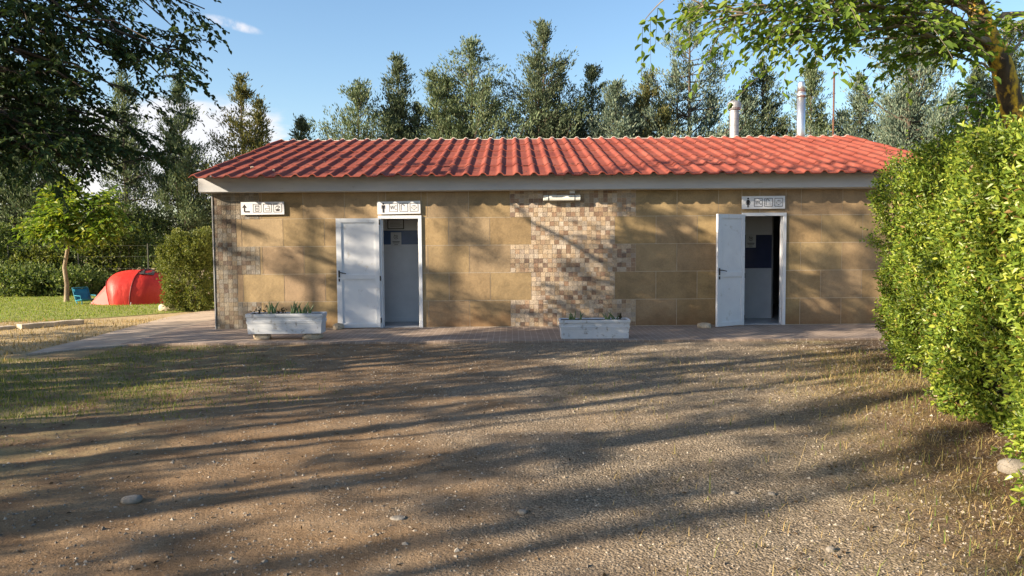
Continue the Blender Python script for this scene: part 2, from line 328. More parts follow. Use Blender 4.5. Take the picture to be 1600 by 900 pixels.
# ground: earth on the left, grey gravel in the middle, worn dry patches
def ground_mat():
    m, nt, p = new_mat('earth_and_gravel'); co = coords(nt); L = nt.links.new
    sx = nt.nodes.new('ShaderNodeSeparateXYZ'); L(co, sx.inputs[0])
    big = nd(nt, 'ShaderNodeTexNoise', Scale=.55, Detail=5, Roughness=.6); L(co, big.inputs['Vector'])
    mid = nd(nt, 'ShaderNodeTexNoise', Scale=2.6, Detail=8, Roughness=.65); L(co, mid.inputs['Vector'])
    fine = nd(nt, 'ShaderNodeTexNoise', Scale=42, Detail=6, Roughness=.7); L(co, fine.inputs['Vector'])
    def mr(v, a, b, c=0, d=1):
        r = nt.nodes.new('ShaderNodeMapRange'); r.interpolation_type = 'SMOOTHSTEP'; L(v, r.inputs[0])
        for i, x in enumerate((a, b, c, d)): r.inputs[i+1].default_value = x
        return r.outputs[0]
    def ma(op, a, b):
        q = nt.nodes.new('ShaderNodeMath'); q.operation = op
        for i, v in enumerate((a, b)):
            if isinstance(v, (int, float)): q.inputs[i].default_value = v
            else: L(v, q.inputs[i])
        return q.outputs[0]
    soil = ramp(nt, mid.outputs['Fac'], [(.3, (.15,.095,.052)), (.5, (.22,.148,.086)), (.72, (.30,.213,.131))])
    grav = ramp(nt, mid.outputs['Fac'], [(.3, (.195,.158,.115)), (.55, (.275,.226,.166)), (.75, (.36,.302,.226))])
    gm = mr(ma('ADD', ma('MULTIPLY', sx.outputs[0], .22), ma('MULTIPLY', big.outputs['Fac'], 1.6)), .45, 1.05)
    # straw-tinted dead grass in patches, mostly at the sides
    side = mr(sx.outputs[0], -2.2, -5.0); sider = mr(ma('SUBTRACT', sx.outputs[0], ma('MULTIPLY', sx.outputs[1], .22)), .6, 2.4)
    gm = ma('MULTIPLY', gm, ma('SUBTRACT', 1.0, ma('MULTIPLY', sider, .75)))
    c = mixc(nt, gm, soil, grav)
    sm = ma('MULTIPLY', ma('MAXIMUM', side, sider), mr(mid.outputs['Fac'], .40, .60))
    c = mixc(nt, ma('MULTIPLY', sm, .75), c, (.27,.225,.105))
    c = mixc(nt, ma('MULTIPLY', mr(sx.outputs[0], -5.5, -8.0), mr(mid.outputs['Fac'], .25, .5, .45, .9)), c, (.42,.33,.19))
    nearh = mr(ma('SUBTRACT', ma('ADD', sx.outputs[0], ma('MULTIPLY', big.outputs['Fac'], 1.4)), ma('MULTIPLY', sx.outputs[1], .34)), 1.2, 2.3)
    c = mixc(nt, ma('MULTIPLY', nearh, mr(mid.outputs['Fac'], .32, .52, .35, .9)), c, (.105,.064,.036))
    vo = nd(nt, 'ShaderNodeTexVoronoi', Scale=62.0, Randomness=1.0); L(co, vo.inputs['Vector'])
    bw = nt.nodes.new('ShaderNodeRGBToBW'); L(vo.outputs['Color'], bw.inputs[0])
    peb = ramp(nt, bw.outputs[0], [(.25, (.62,.60,.58)), (.6, (1,1,1)), (.85, (1.5,1.48,1.45))])
    c = mixc(nt, ma('MULTIPLY', gm, .8), c, mixc(nt, 1.0, c, peb, 'MULTIPLY'))
    c = mixc(nt, 1.0, c, ramp(nt, fine.outputs['Fac'], [(.3, (.72,.72,.72)), (.7, (1.22,1.22,1.22))]), 'MULTIPLY')
    L(c, p.inputs['Base Color']); p.inputs['Roughness'].default_value = .95; p.inputs['Specular IOR Level'].default_value = .15
    h = ma('ADD', ma('MULTIPLY', vo.outputs['Distance'], ma('MULTIPLY', gm, -.9)), ma('MULTIPLY', fine.outputs['Fac'], 1.1))
    h = ma('ADD', h, ma('MULTIPLY', mid.outputs['Fac'], 1.5))
    bp = nd(nt, 'ShaderNodeBump', Strength=.95, Distance=.020); L(h, bp.inputs['Height']); L(bp.outputs[0], p.inputs['Normal'])
    return m
M['ground'] = ground_mat()
M['lawnbase'] = noise_mat('lawn_soil', (.14,.18,.035), (.26,.25,.08), 3, .95, .5, 60)

# ------------------------------------------------------------------ setting: ground, walkway, path, lawn
def sines(x, y, s):
    rs = np.random.RandomState(s); o = np.zeros_like(x)
    for k in range(10):
        f = .35 * 1.55 ** k; a = 1.0 / (1 + .8 * k); t = rs.uniform(0, 6.28); ph = rs.uniform(0, 6.28)
        o += a * np.sin(f * (x * math.cos(t) + y * math.sin(t)) + ph)
    return o / 2.6
def ground_h(x, y):
    """gentle unevenness of the open yard, flat under the building and paving"""
    x = np.asarray(x, dtype=float); y = np.asarray(y, dtype=float)
    near = np.clip((11.6 - y) / 2.0, 0, 1) * np.clip((y + 6) / 4, 0, 1) * np.clip((9 - np.abs(x)) / 3, 0, 1)
    h = near * (.030 * sines(x * 1.3, y * 1.3, 3) + .017 * sines(x * 4, y * 4, 8) - .022 * np.exp(-((y - 8.3 - .18 * x + .25 * np.sin(x * .7)) / .16) ** 2) - .020 * np.exp(-((y - 6.6 - .18 * x + .2 * np.sin(x * .8)) / .16) ** 2))
    bank = np.exp(-(((x - 4.1) / .8) ** 2 + ((y - 6.9) / 1.6) ** 2)) * .16
    return h + bank - near * .015
def axis(parts):
    return np.unique(np.concatenate([np.arange(a, b + 1e-6, s) for a, b, s in parts]).round(4))
gx = axis([(-240, -40, 20), (-40, -12, 2), (-12, -6, .4), (-6, 6, .06), (6, 12, .4), (12, 40, 2), (40, 240, 20)])
gy = axis([(-80, -6, 6), (-6, 2.4, .4), (2.4, 11.8, .06), (12, 40, 2), (40, 480, 20)])
XX, YY = np.meshgrid(gx, gy); ZZ = ground_h(XX, YY)
nx, ny = len(gx), len(gy); ii = (np.arange(ny - 1)[:, None] * nx + np.arange(nx - 1)[None]).ravel()
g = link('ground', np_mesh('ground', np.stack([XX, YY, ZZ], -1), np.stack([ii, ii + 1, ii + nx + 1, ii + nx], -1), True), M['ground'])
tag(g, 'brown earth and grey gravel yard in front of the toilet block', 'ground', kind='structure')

WY = 14.33                           # front face of the tiled wall
WX0, WX1 = -5.56, 8.15
mb = MB(); mb.box((-6.3, 12.27, -.1), (9.5, WY + 1.9, .035))
tag(mb.build('walkway', M['paving'], bevel=.008), 'pinkish small-tiled walkway along the front of the toilet block', 'walkway', kind='structure')
pts = [(-6.3, 12.27)] + [(p.x, p.y) for p in (gnd(*q) for q in ((200, 541), (120, 548), (40, 556), (70, 547), (140, 530), (205, 512), (262, 497)))] + [(-7.35, 19.5), (-7.3, 30), (-5.6, 30), (-5.6, WY + .3), (-6.3, WY + .3)]
mb = MB(); mb.prism(pts[::-1], -.06, .026, lambda u, v, d: (u, v, d))
tag(mb.build('path', M['path'], bevel=.006), 'pale paved path curving round the left end of the toilet block', 'path', kind='structure')
lw = [(-40, 16.2), (-13.5, 16.0), (-11, 16.3), (-9.2, 17.0), (-8.0, 18.3), (-7.5, 19.6), (-7.5, 24.5), (-40, 24.5)]
mb = MB(); mb.prism(lw, -.03, .012, lambda u, v, d: (u, v, d))
tag(mb.build('lawn', M['lawnbase']), 'green lawn under the red tent', 'lawn', kind='structure')

# ------------------------------------------------------------------ the toilet block
BY1 = 24.2                           # back wall
EY, RY = 13.80, 19.25                # eave line and ridge line of the roof
EZ, RZ = 2.80, 4.17
RX0, RX1 = -5.76, 8.42
D1 = (-2.475, -1.675); D2 = (4.285, 5.105); DH = 2.125
blk = empty('toilet_block', (1.2, WY, 0), 'long low toilet block with red ribbed roof and sandy stone tiled front', 'building')
mb = MB(); yb = WY + .22
for x0, x1 in ((WX0, D1[0]), (D1[1], D2[0]), (D2[1], WX1)): mb.box((x0, WY + .012, 0), (x1, yb, 2.60))
for x0, x1 in (D1, D2): mb.box((x0, WY + .012, DH), (x1, yb, 2.60))
mb.box((WX0, yb, 0), (WX0 + .2, BY1, 2.6)); mb.box((WX1 - .2, yb, 0), (WX1, BY1, 2.6)); mb.box((WX0 + .2, BY1 - .2, 0), (WX1 - .2, BY1, 2.6))
mb.add([(WX0, WY+.3, 2.6), (WX0, BY1, 2.6), (WX0, RY, RZ-.1), (WX0+.2, WY+.3, 2.6), (WX0+.2, BY1, 2.6), (WX0+.2, RY, RZ-.1)], [(0,1,2),(3,5,4),(0,2,5,3),(1,4,5,2)])
mb.add([(WX1-.2, WY+.3, 2.6), (WX1-.2, BY1, 2.6), (WX1-.2, RY, RZ-.1), (WX1, WY+.3, 2.6), (WX1, BY1, 2.6), (WX1, RY, RZ-.1)], [(0,1,2),(3,5,4),(0,2,5,3),(1,4,5,2)])
wall = mb.build('wall', M['grout'], blk)
# tile facing: five courses; big sandy tiles in half bond and stepped panels of small mosaic
rng = np.random.RandomState(7)
ZB = [.04, .535, 1.055, 1.57, 2.085, 2.598]
MC, TW = 1.143, .77
def cut(rects, hole):
    out = []; hx0, hx1, hz0, hz1 = hole
    for x0, x1, z0, z1 in rects:
        if x1 <= hx0 or x0 >= hx1 or z1 <= hz0 or z0 >= hz1: out.append((x0, x1, z0, z1)); continue
        if x0 < hx0: out.append((x0, hx0, z0, z1))
        if x1 > hx1: out.append((hx1, x1, z0, z1))
        a, b = max(x0, hx0), min(x1, hx1)
        if z0 < hz0: out.append((a, b, z0, hz0))
        if z1 > hz1: out.append((a, b, hz1, z1))
    return out
HOLES = [(D1[0], D1[1], 0, DH), (D2[0], D2[1], 0, DH)]
def facing(name, rects, mat, gap, proud):
    V, F, C = [], [], []
    for (x0, x1, z0, z1), c in rects:
        for q in cut(cut([(x0, x1, z0, z1)], HOLES[0]), HOLES[1]):
            a, b, e, f = q[0] + gap, q[1] - gap, q[2] + gap, q[3] - gap
            if b - a < .008 or f - e < .008: continue
            n = len(V); y0, y1 = WY + .012, WY + .012 - proud - (rng.rand() * .0025 if gap < .0028 else 0)
            V += [(a, y1, e), (b, y1, e), (b, y1, f), (a, y1, f), (a, y0, e), (b, y0, e), (b, y0, f), (a, y0, f)]
            for fc in ((0,1,2,3), (4,0,3,7), (1,5,6,2), (3,2,6,7), (4,5,1,0)): F.append(tuple(n + i for i in fc)); C.append(c)
    return link(name, np_mesh(name, V, F, False, C), mat, blk)
big, small = [], []
pal = np.array([(.56,.46,.35), (.56,.44,.31), (.50,.37,.24), (.42,.29,.19), (.34,.22,.145), (.27,.185,.135), (.58,.49,.39), (.47,.38,.30)])
wgt = np.array([.20,.18,.16,.12,.09,.06,.10,.09]); wgt /= wgt.sum()
for r in range(5):
    z0, z1 = ZB[r], ZB[r + 1]; wide = r % 2 == 0
    hw = 1.1664 if wide else .7776; lx = WX0 + (.864 if wide else .432)
    x = MC - hw
    while x > lx + .01:
        big.append((max(x - TW, lx), x, z0, z1)); x -= TW
    x = MC + hw
    while x < WX1 - .01:
        big.append((x, min(x + TW, WX1), z0, z1)); x += TW
    n = 6; dz = (z1 - z0) / n
    for (a, b, dark) in ((WX0, lx, .54), (MC - hw, MC + hw, 1.0)):  # left panel darker and cooler: shade put into its tile colours
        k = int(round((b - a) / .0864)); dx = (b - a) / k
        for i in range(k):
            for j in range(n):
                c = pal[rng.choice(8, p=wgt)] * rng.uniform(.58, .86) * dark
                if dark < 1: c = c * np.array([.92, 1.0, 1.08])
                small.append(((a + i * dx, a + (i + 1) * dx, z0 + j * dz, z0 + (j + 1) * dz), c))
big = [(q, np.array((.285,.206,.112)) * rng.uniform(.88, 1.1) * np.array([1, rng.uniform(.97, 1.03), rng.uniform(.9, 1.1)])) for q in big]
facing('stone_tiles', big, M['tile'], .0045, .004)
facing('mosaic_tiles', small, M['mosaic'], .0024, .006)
mb = MB(); mb.box((WX0 - .006, WY - .008, .036), (WX0 + .012, WY + .03, 2.59)); mb.build('corner_trim', M['steel'], blk)
# soffit, fascia and gable boards
mb = MB(); mb.box((RX0 + .04, 14.12, 2.574), (RX1 - .04, 14.16, 2.862)); mb.build('fascia', M['fascia'], blk, bevel=.006)
mb = MB(); mb.box((RX0 + .06, 14.16, 2.566), (RX1 - .06, WY - .002, 2.60)); mb.build('soffit', M['plaster'], blk)
for xs in (RX0 + .04, RX1 - .08):
    mb = MB(); ol = [(14.16, 2.566), (RY, RZ - .29), (BY1 + .3, 2.566), (BY1 + .3, 2.76), (RY, RZ - .06), (14.16, 2.755)]
    mb.prism(ol, xs, xs + .04, lambda u, v, d: (d, u, v)); mb.build('gable_board', M['stucco'], blk)
# ribbed sheet roof: five overlapping courses on each slope
def rib(x):
    u = ((x - RX0) / .305) % 1.0
    return np.interp(u, [0, .03, .14, .18, .30, .34, .46, .50, 1], [0, .003, .040, .045, .045, .040, .003, 0, 0])
xs = np.arange(RX0, RX1 + .001, .305 / 14); V, F = [], []
def roof_course(y0, z0, y1, z1):
    n = len(xs); b = len(V) and sum(len(v) for v in V)
    rows = []; jx = rng.uniform(-.006, .006); jz = rng.uniform(0, .004)
    for t, lift in ((0, .012), (0, .018), (.5, .010), (1.0, .0)):
        y = y0 + (y1 - y0) * t; z = z0 + (z1 - z0) * t
        rows.append(np.stack([xs, np.full(n, y), z + lift + jz + .002 * np.sin(xs * 3.1 + y) + rib(xs + jx) - (.008 if len(rows) == 0 else 0)], -1))
    rows.insert(0, np.stack([xs, np.full(n, y0 + (y1 - y0) * .01), z0 - .004 + jz + .002 * np.sin(xs * 3.1 + y0) + rib(xs + jx)], -1))
    V.append(np.concatenate(rows))
    for r_ in range(len(rows) - 1):
        i = b + r_ * n + np.arange(n - 1); F.append(np.stack([i, i + 1, i + n + 1, i + n], -1))
BYE = BY1 + .45
for k in range(5):
    roof_course(EY + (RY - EY) * k / 5, EZ + (RZ - EZ) * k / 5, EY + (RY - EY) * (k + 1.03) / 5, EZ + (RZ - EZ) * (k + 1.03) / 5)
for k in range(5):
    i0 = len(F)
    roof_course(BYE + (RY - BYE) * k / 5, EZ + (RZ - EZ) * k / 5, BYE + (RY - BYE) * (k + 1.03) / 5, EZ + (RZ - EZ) * (k + 1.03) / 5)
    for j in range(i0, len(F)): F[j] = F[j][:, ::-1]
roof = link('roof', np_mesh('roof', np.concatenate(V), np.concatenate(F), True), [M['roof'], M['roofedge']], blk)
sol = roof.modifiers.new('sheet', 'SOLIDIFY'); sol.thickness = .012; sol.offset = -1; sol.material_offset_rim = 1; sol.use_rim = True
es = roof.modifiers.new('edges', 'EDGE_SPLIT'); es.split_angle = R(50)
# bits lying on the roof
for px, py in ((425, 267), (393, 262)):
    p = at(px, py, 14.6)
mb = MB()
mb.tube([(RX0 + .1, RY, RZ - .03), (RX1 - .1, RY, RZ - .03)], .045, 8); mb.build('ridge_cap', M['roof'], blk, smooth=True)
# flues: a capped one and a tapered polished one
p = at(1147, 213, RY + .5); z0 = 3.6
mb = MB(); mb.tube([(p.x, RY + .5, z0), (p.x, RY + .5, at(1147, 166, RY + .5).z)], .115, 20, True)
for q in range(5): zz = p.z + .1 + q * .17; mb.tube([(p.x, RY + .5, zz), (p.x, RY + .5, zz + .012)], .120, 20)
fl = mb.build('flue_pipe', M['steel'], blk, smooth=False)
zt = at(1147, 172, RY + .5).z; mb = MB(); mb.tube([(p.x, RY + .5, zt), (p.x, RY + .5, zt + .05), (p.x, RY + .5, zt + .17), (p.x, RY + .5, zt + .22)], [.15, .172, .172, .12], 20); mb.build('rain_cap', M['steel'], fl)
p = at(1251, 213, RY + .6); zt = at(1251, 128, RY + .6).z; zc = at(1251, 145, RY + .6).z
mb = MB(); mb.tube([(p.x, RY + .6, z0), (p.x, RY + .6, zc - .12)], .105, 20); mb.tube([(p.x, RY + .6, zc - .12), (p.x, RY + .6, zc)], .118, 20)
fl = mb.build('flue_pipe', M['shiny'], blk, smooth=True)
mb = MB(); mb.tube([(p.x, RY + .6, zc), (p.x, RY + .6, zt - .03), (p.x, RY + .6, zt)], [.112, .082, .07], 20); mb.build('flue_tip', M['shiny'], fl, smooth=True)

rl = np.random.RandomState(19); n = 700; lx_ = rl.uniform(RX0 + .1, RX1 - .1, n); ly_ = rl.uniform(EY + .1, RY - .1, n); lz_ = EZ + (RZ - EZ) * (ly_ - EY) / (RY - EY) + .022 + rib(lx_)
lx_ = np.where(rl.rand(n) < .7, RX0 + .305 * (np.floor((lx_ - RX0) / .305) + rl.uniform(.52, .95, n)), lx_); lz_ = EZ + (RZ - EZ) * (ly_ - EY) / (RY - EY) + .022 + rib(lx_)
aa = rl.uniform(0, 6.28, n); ll_ = rl.uniform(.015, .06, n); ww_ = rl.uniform(.003, .012, n); dx_, dy_ = np.cos(aa), np.sin(aa); sl = (RZ - EZ) / (RY - EY)
P4 = [np.stack([lx_ + a * dx_ * ll_ - b * dy_ * ww_, ly_ + a * dy_ * ll_ + b * dx_ * ww_, lz_ + sl * (a * dy_ * ll_ + b * dx_ * ww_)], -1) for a, b in ((-1,-1),(1,-1),(1,1),(-1,1))]
tag(link('roof_litter', np_mesh('roof_litter', np.stack(P4, 1).reshape(-1, 3), np.arange(n)[:, None] * 4 + np.arange(4)[None]), M['rust']), 'fallen needles and bits scattered on the red roof', 'litter', kind='stuff')
for px, py, s_ in ((425, 267, .05), (394, 262, .03)):
    d_ = ray(px, py); t_ = (EZ - CAM_H + .03 - sl * EY) / (d_.z - sl * d_.y); q = Vector((d_.x * t_, d_.y * t_, CAM_H + d_.z * t_))
    mb = MB(); mb.box((-s_, -.03, -.01), (s_, .03, .02), Matrix.Translation(q) @ Matrix.Rotation(math.atan(sl), 4, 'X') @ Matrix.Rotation(.3, 4, 'Z'))
    tag(mb.build('stone_chip', M['kerb'], org=q, bevel=.006), 'larger pale chip lying low on the left of the roof' if s_ > .04 else 'smaller pale chip lying low on the left of the roof', 'chip', 'pale chips on the roof')
# ---- doorways, inner rooms, doors
FW = .055
def doorway(d, hinge_left=True):
    x0, x1 = d; mb = MB(); y0, y1 = WY - .022, WY + .11
    mb.box((x0 - .004, y0, .036), (x0 + FW, y1, DH - FW)); mb.box((x1 - FW, y0, .036), (x1 + .004, y1, DH - FW)); mb.box((x0 - .004, y0, DH - FW), (x1 + .004, y1, DH + .004))
    mb.box((x0 + FW, WY + .05, .036), (x0 + FW + .016, y1, DH - FW - .002)); mb.box((x1 - FW - .016, WY + .05, .036), (x1 - FW, y1, DH - FW - .002))
    return mb.build('door_frame', M['white'], blk, bevel=.004)
doorway(D1); doorway(D2)
def door_leaf(hx, hy, w, h, ang, scuffs):
    """leaf hinged at (hx,hy); local u runs from the hinge to the handle edge, v out of the visible face"""
    ca, sa = math.cos(ang), math.sin(ang)
    U = Vector((-ca, -sa, 0)); N = Vector((sa, -ca, 0))
    def P(u, v, z): return Vector((hx, hy, 0)) + U * u + N * v + Vector((0, 0, z))
    def bx(mb, u0, u1, v0, v1, z0, z1):
        mb.add([P(u0,v0,z0),P(u1,v0,z0),P(u1,v1,z0),P(u0,v1,z0),P(u0,v0,z1),P(u1,v0,z1),P(u1,v1,z1),P(u0,v1,z1)], [(3,2,1,0),(4,5,6,7),(0,1,5,4),(1,2,6,5),(2,3,7,6),(3,0,4,7)])
    z0 = .05; t = .022; st = .075; mid = 1.0
    mb = MB()
    bx(mb, 0, st, -t, t, z0, h); bx(mb, w - st - .02, w, -t, t, z0, h)
    bx(mb, st, w - st - .02, -t, t, h - st, h); bx(mb, st, w - st - .02, -t, t, z0, z0 + st * 1.0); bx(mb, st, w - st - .02, -t, t, mid - .045, mid + .045)
    dr = mb.build('door', M['white'], blk, bevel=.003)
    for a, b in ((z0 + st, mid - .045), (mid + .045, h - st)):
        mb = MB(); bx(mb, st, w - st - .02, -.008, .004, a, b); mb.build('door_panel', M['white'], dr)
        mb = MB()                          # glazing bead round the panel
        for q in ((st, st + .012, a, b), (w - st - .032, w - st - .02, a, b), (st + .012, w - st - .032, a, a + .012), (st + .012, w - st - .032, b - .012, b)):
            bx(mb, q[0], q[1], .004, .014, q[2], q[3])
        mb.build('panel_bead', M['white'], dr)
    mb = MB(); u = w - .045
    bx(mb, u - .014, u + .014, t, t + .008, mid - .01, mid + .12); bx(mb, u - .012, u + .012, t, t + .01, mid - .085, mid - .03)
    mb.tube([P(u, t, mid + .085), P(u, t + .05, mid + .085), P(u - .02, t + .056, mid + .083), P(u - .135, t + .05, mid + .062)], [.009, .009, .010, .008], 8)
    mb.build('handle', M['black'], dr)
    for zz in (.14, .92, 1.96):
        mb = MB(); mb.tube([P(-.008, t * .6, zz), P(-.008, t * .6, zz + .09)], .013, 10); mb.build('hinge', M['black'], dr)
    return dr
door_leaf(D1[0] + .02, WY - .055, .79, 2.08, R(3.0), False)
door_leaf(D2[0] + .03, WY - .05, .70, 2.10, R(31), True)
# inside: shared floor and ceiling, closing walls, a screen wall facing each doorway
mb = MB(); mb.box((WX0 + .2, yb, .0), (WX1 - .2, BY1 - .2, .045)); mb.build('inner_floor', M['innerfloor'], blk)
for x0, x1 in (D1, D2):
    mb = MB(); mb.box((x0 + FW, WY + .02, .0365), (x1 - FW, yb, .052)); mb.build('threshold', M['innerfloor'], blk)
mb = MB(); mb.box((WX0 + .2, yb, 2.50), (WX1 - .2, BY1 - .2, 2.56)); mb.build('ceiling', M['plaster'], blk)
for xa, xb, yk in ((-3.6, -.5, 17.4), (3.2, 7.1, 18.9)):
    mb = MB(); mb.box((xa, yb, .045), (xa + .1, yk, 2.5)); mb.box((xb - .1, yb, .045), (xb, yk, 2.5)); mb.box((xa, yk, .045), (xb, yk + .1, 2.5)); mb.build('inner_wall', M['innerdark'], blk)
def screen_wall(x0, x1, y, z_low, z_band, mat_band):
    mb = MB(); mb.box((x0, y, .045), (x1, y + .1, 2.498)); s = mb.build('screen_wall', M['inner'], blk)
    mb = MB(); mb.box((x0 + .001, y - .006, z_low), (x1 - .001, y - .0005, z_band)); mb.build('tile_band', mat_band, s)
    mb = MB(); mb.box((x0 + .001, y - .012, .046), (x1 - .001, y - .0005, .13)); mb.build('skirting', M['inner'], s)
Y1, Y2 = 15.35, 15.5
screen_wall(-2.95, -1.0, Y1, at(626, 382, Y1).z, at(626, 360, Y1).z, M['blue'])
screen_wall(3.9, at(1205, 450, Y2).x, Y2, at(1180, 419, Y2).z, at(1180, 367, Y2).z, M['navy'])
mb = MB(); mb.box((at(1205, 450, Y2).x, Y2, .045), (at(1205, 450, Y2).x + .03, Y2 + .1, 2.498)); mb.build('screen_edge', M['steel'], blk)

# ---- notices on the screen walls
def notice(px0, py0, px1, py1, Y, label, framed):
    a, b = at(px0, py1, Y), at(px1, py0, Y); x0, x1, z0, z1 = a.x, b.x, a.z, b.z
    mb = MB(); mb.box((x0, Y - .008, z0), (x1, Y - .0062, z1))
    if framed:
        root = empty('framed_notice', ((x0 + x1) / 2, Y - .008, z0), label, 'notice')
        mb.build('sheet', M['paper'], root); f = .016; mb = MB()
        mb.box((x0 - f, Y - .02, z0 - f), (x1 + f, Y - .001, z0)); mb.box((x0 - f, Y - .02, z1), (x1 + f, Y - .001, z1 + f)); mb.box((x0 - f, Y - .02, z0), (x0, Y - .001, z1)); mb.box((x1, Y - .02, z0), (x1 + f, Y - .001, z1))
        mb.build('frame', M['black'], root)
    else:
        root = empty('paper_notice', ((x0 + x1) / 2, Y - .008, z0), label, 'notice')
        mb.build('sheet', M['paper'], root)
    w, h = x1 - x0, z1 - z0; mb = MB(); y = Y - .0095
    def bar(u0, u1, v0, v1): mb.box((x0 + w * u0, y, z0 + h * v0), (x0 + w * u1, y + .0012, z0 + h * v1))
    if framed:
        for k in range(4): bar(.12, .88 - .1 * (k % 2), .76 - .17 * k, .80 - .17 * k)
    else:
        pts = [(x0 + w * (.5 + .2 * math.cos(t)), y, z0 + h * (.66 + .13 * math.sin(t))) for t in np.linspace(.4, 5.9, 14)]
        mb.tube(pts, .006, 5); bar(.42, .64, .63, .70); bar(.30, .40, .78, .83)
        bar(.15, .85, .30, .36); bar(.2, .8, .22, .26); bar(.32, .68, .10, .14)
    mb.build('print', M['greyink'], root)
notice(607, 344, 630, 357, Y1, 'black framed notice at the top of the wall inside the left doorway', True)
notice(611, 363, 627, 385, Y1, 'white paper notice on the blue band inside the left doorway', False)
notice(1165, 366, 1181, 387, Y2, 'dim paper notice on the dark navy band inside the right doorway', False)

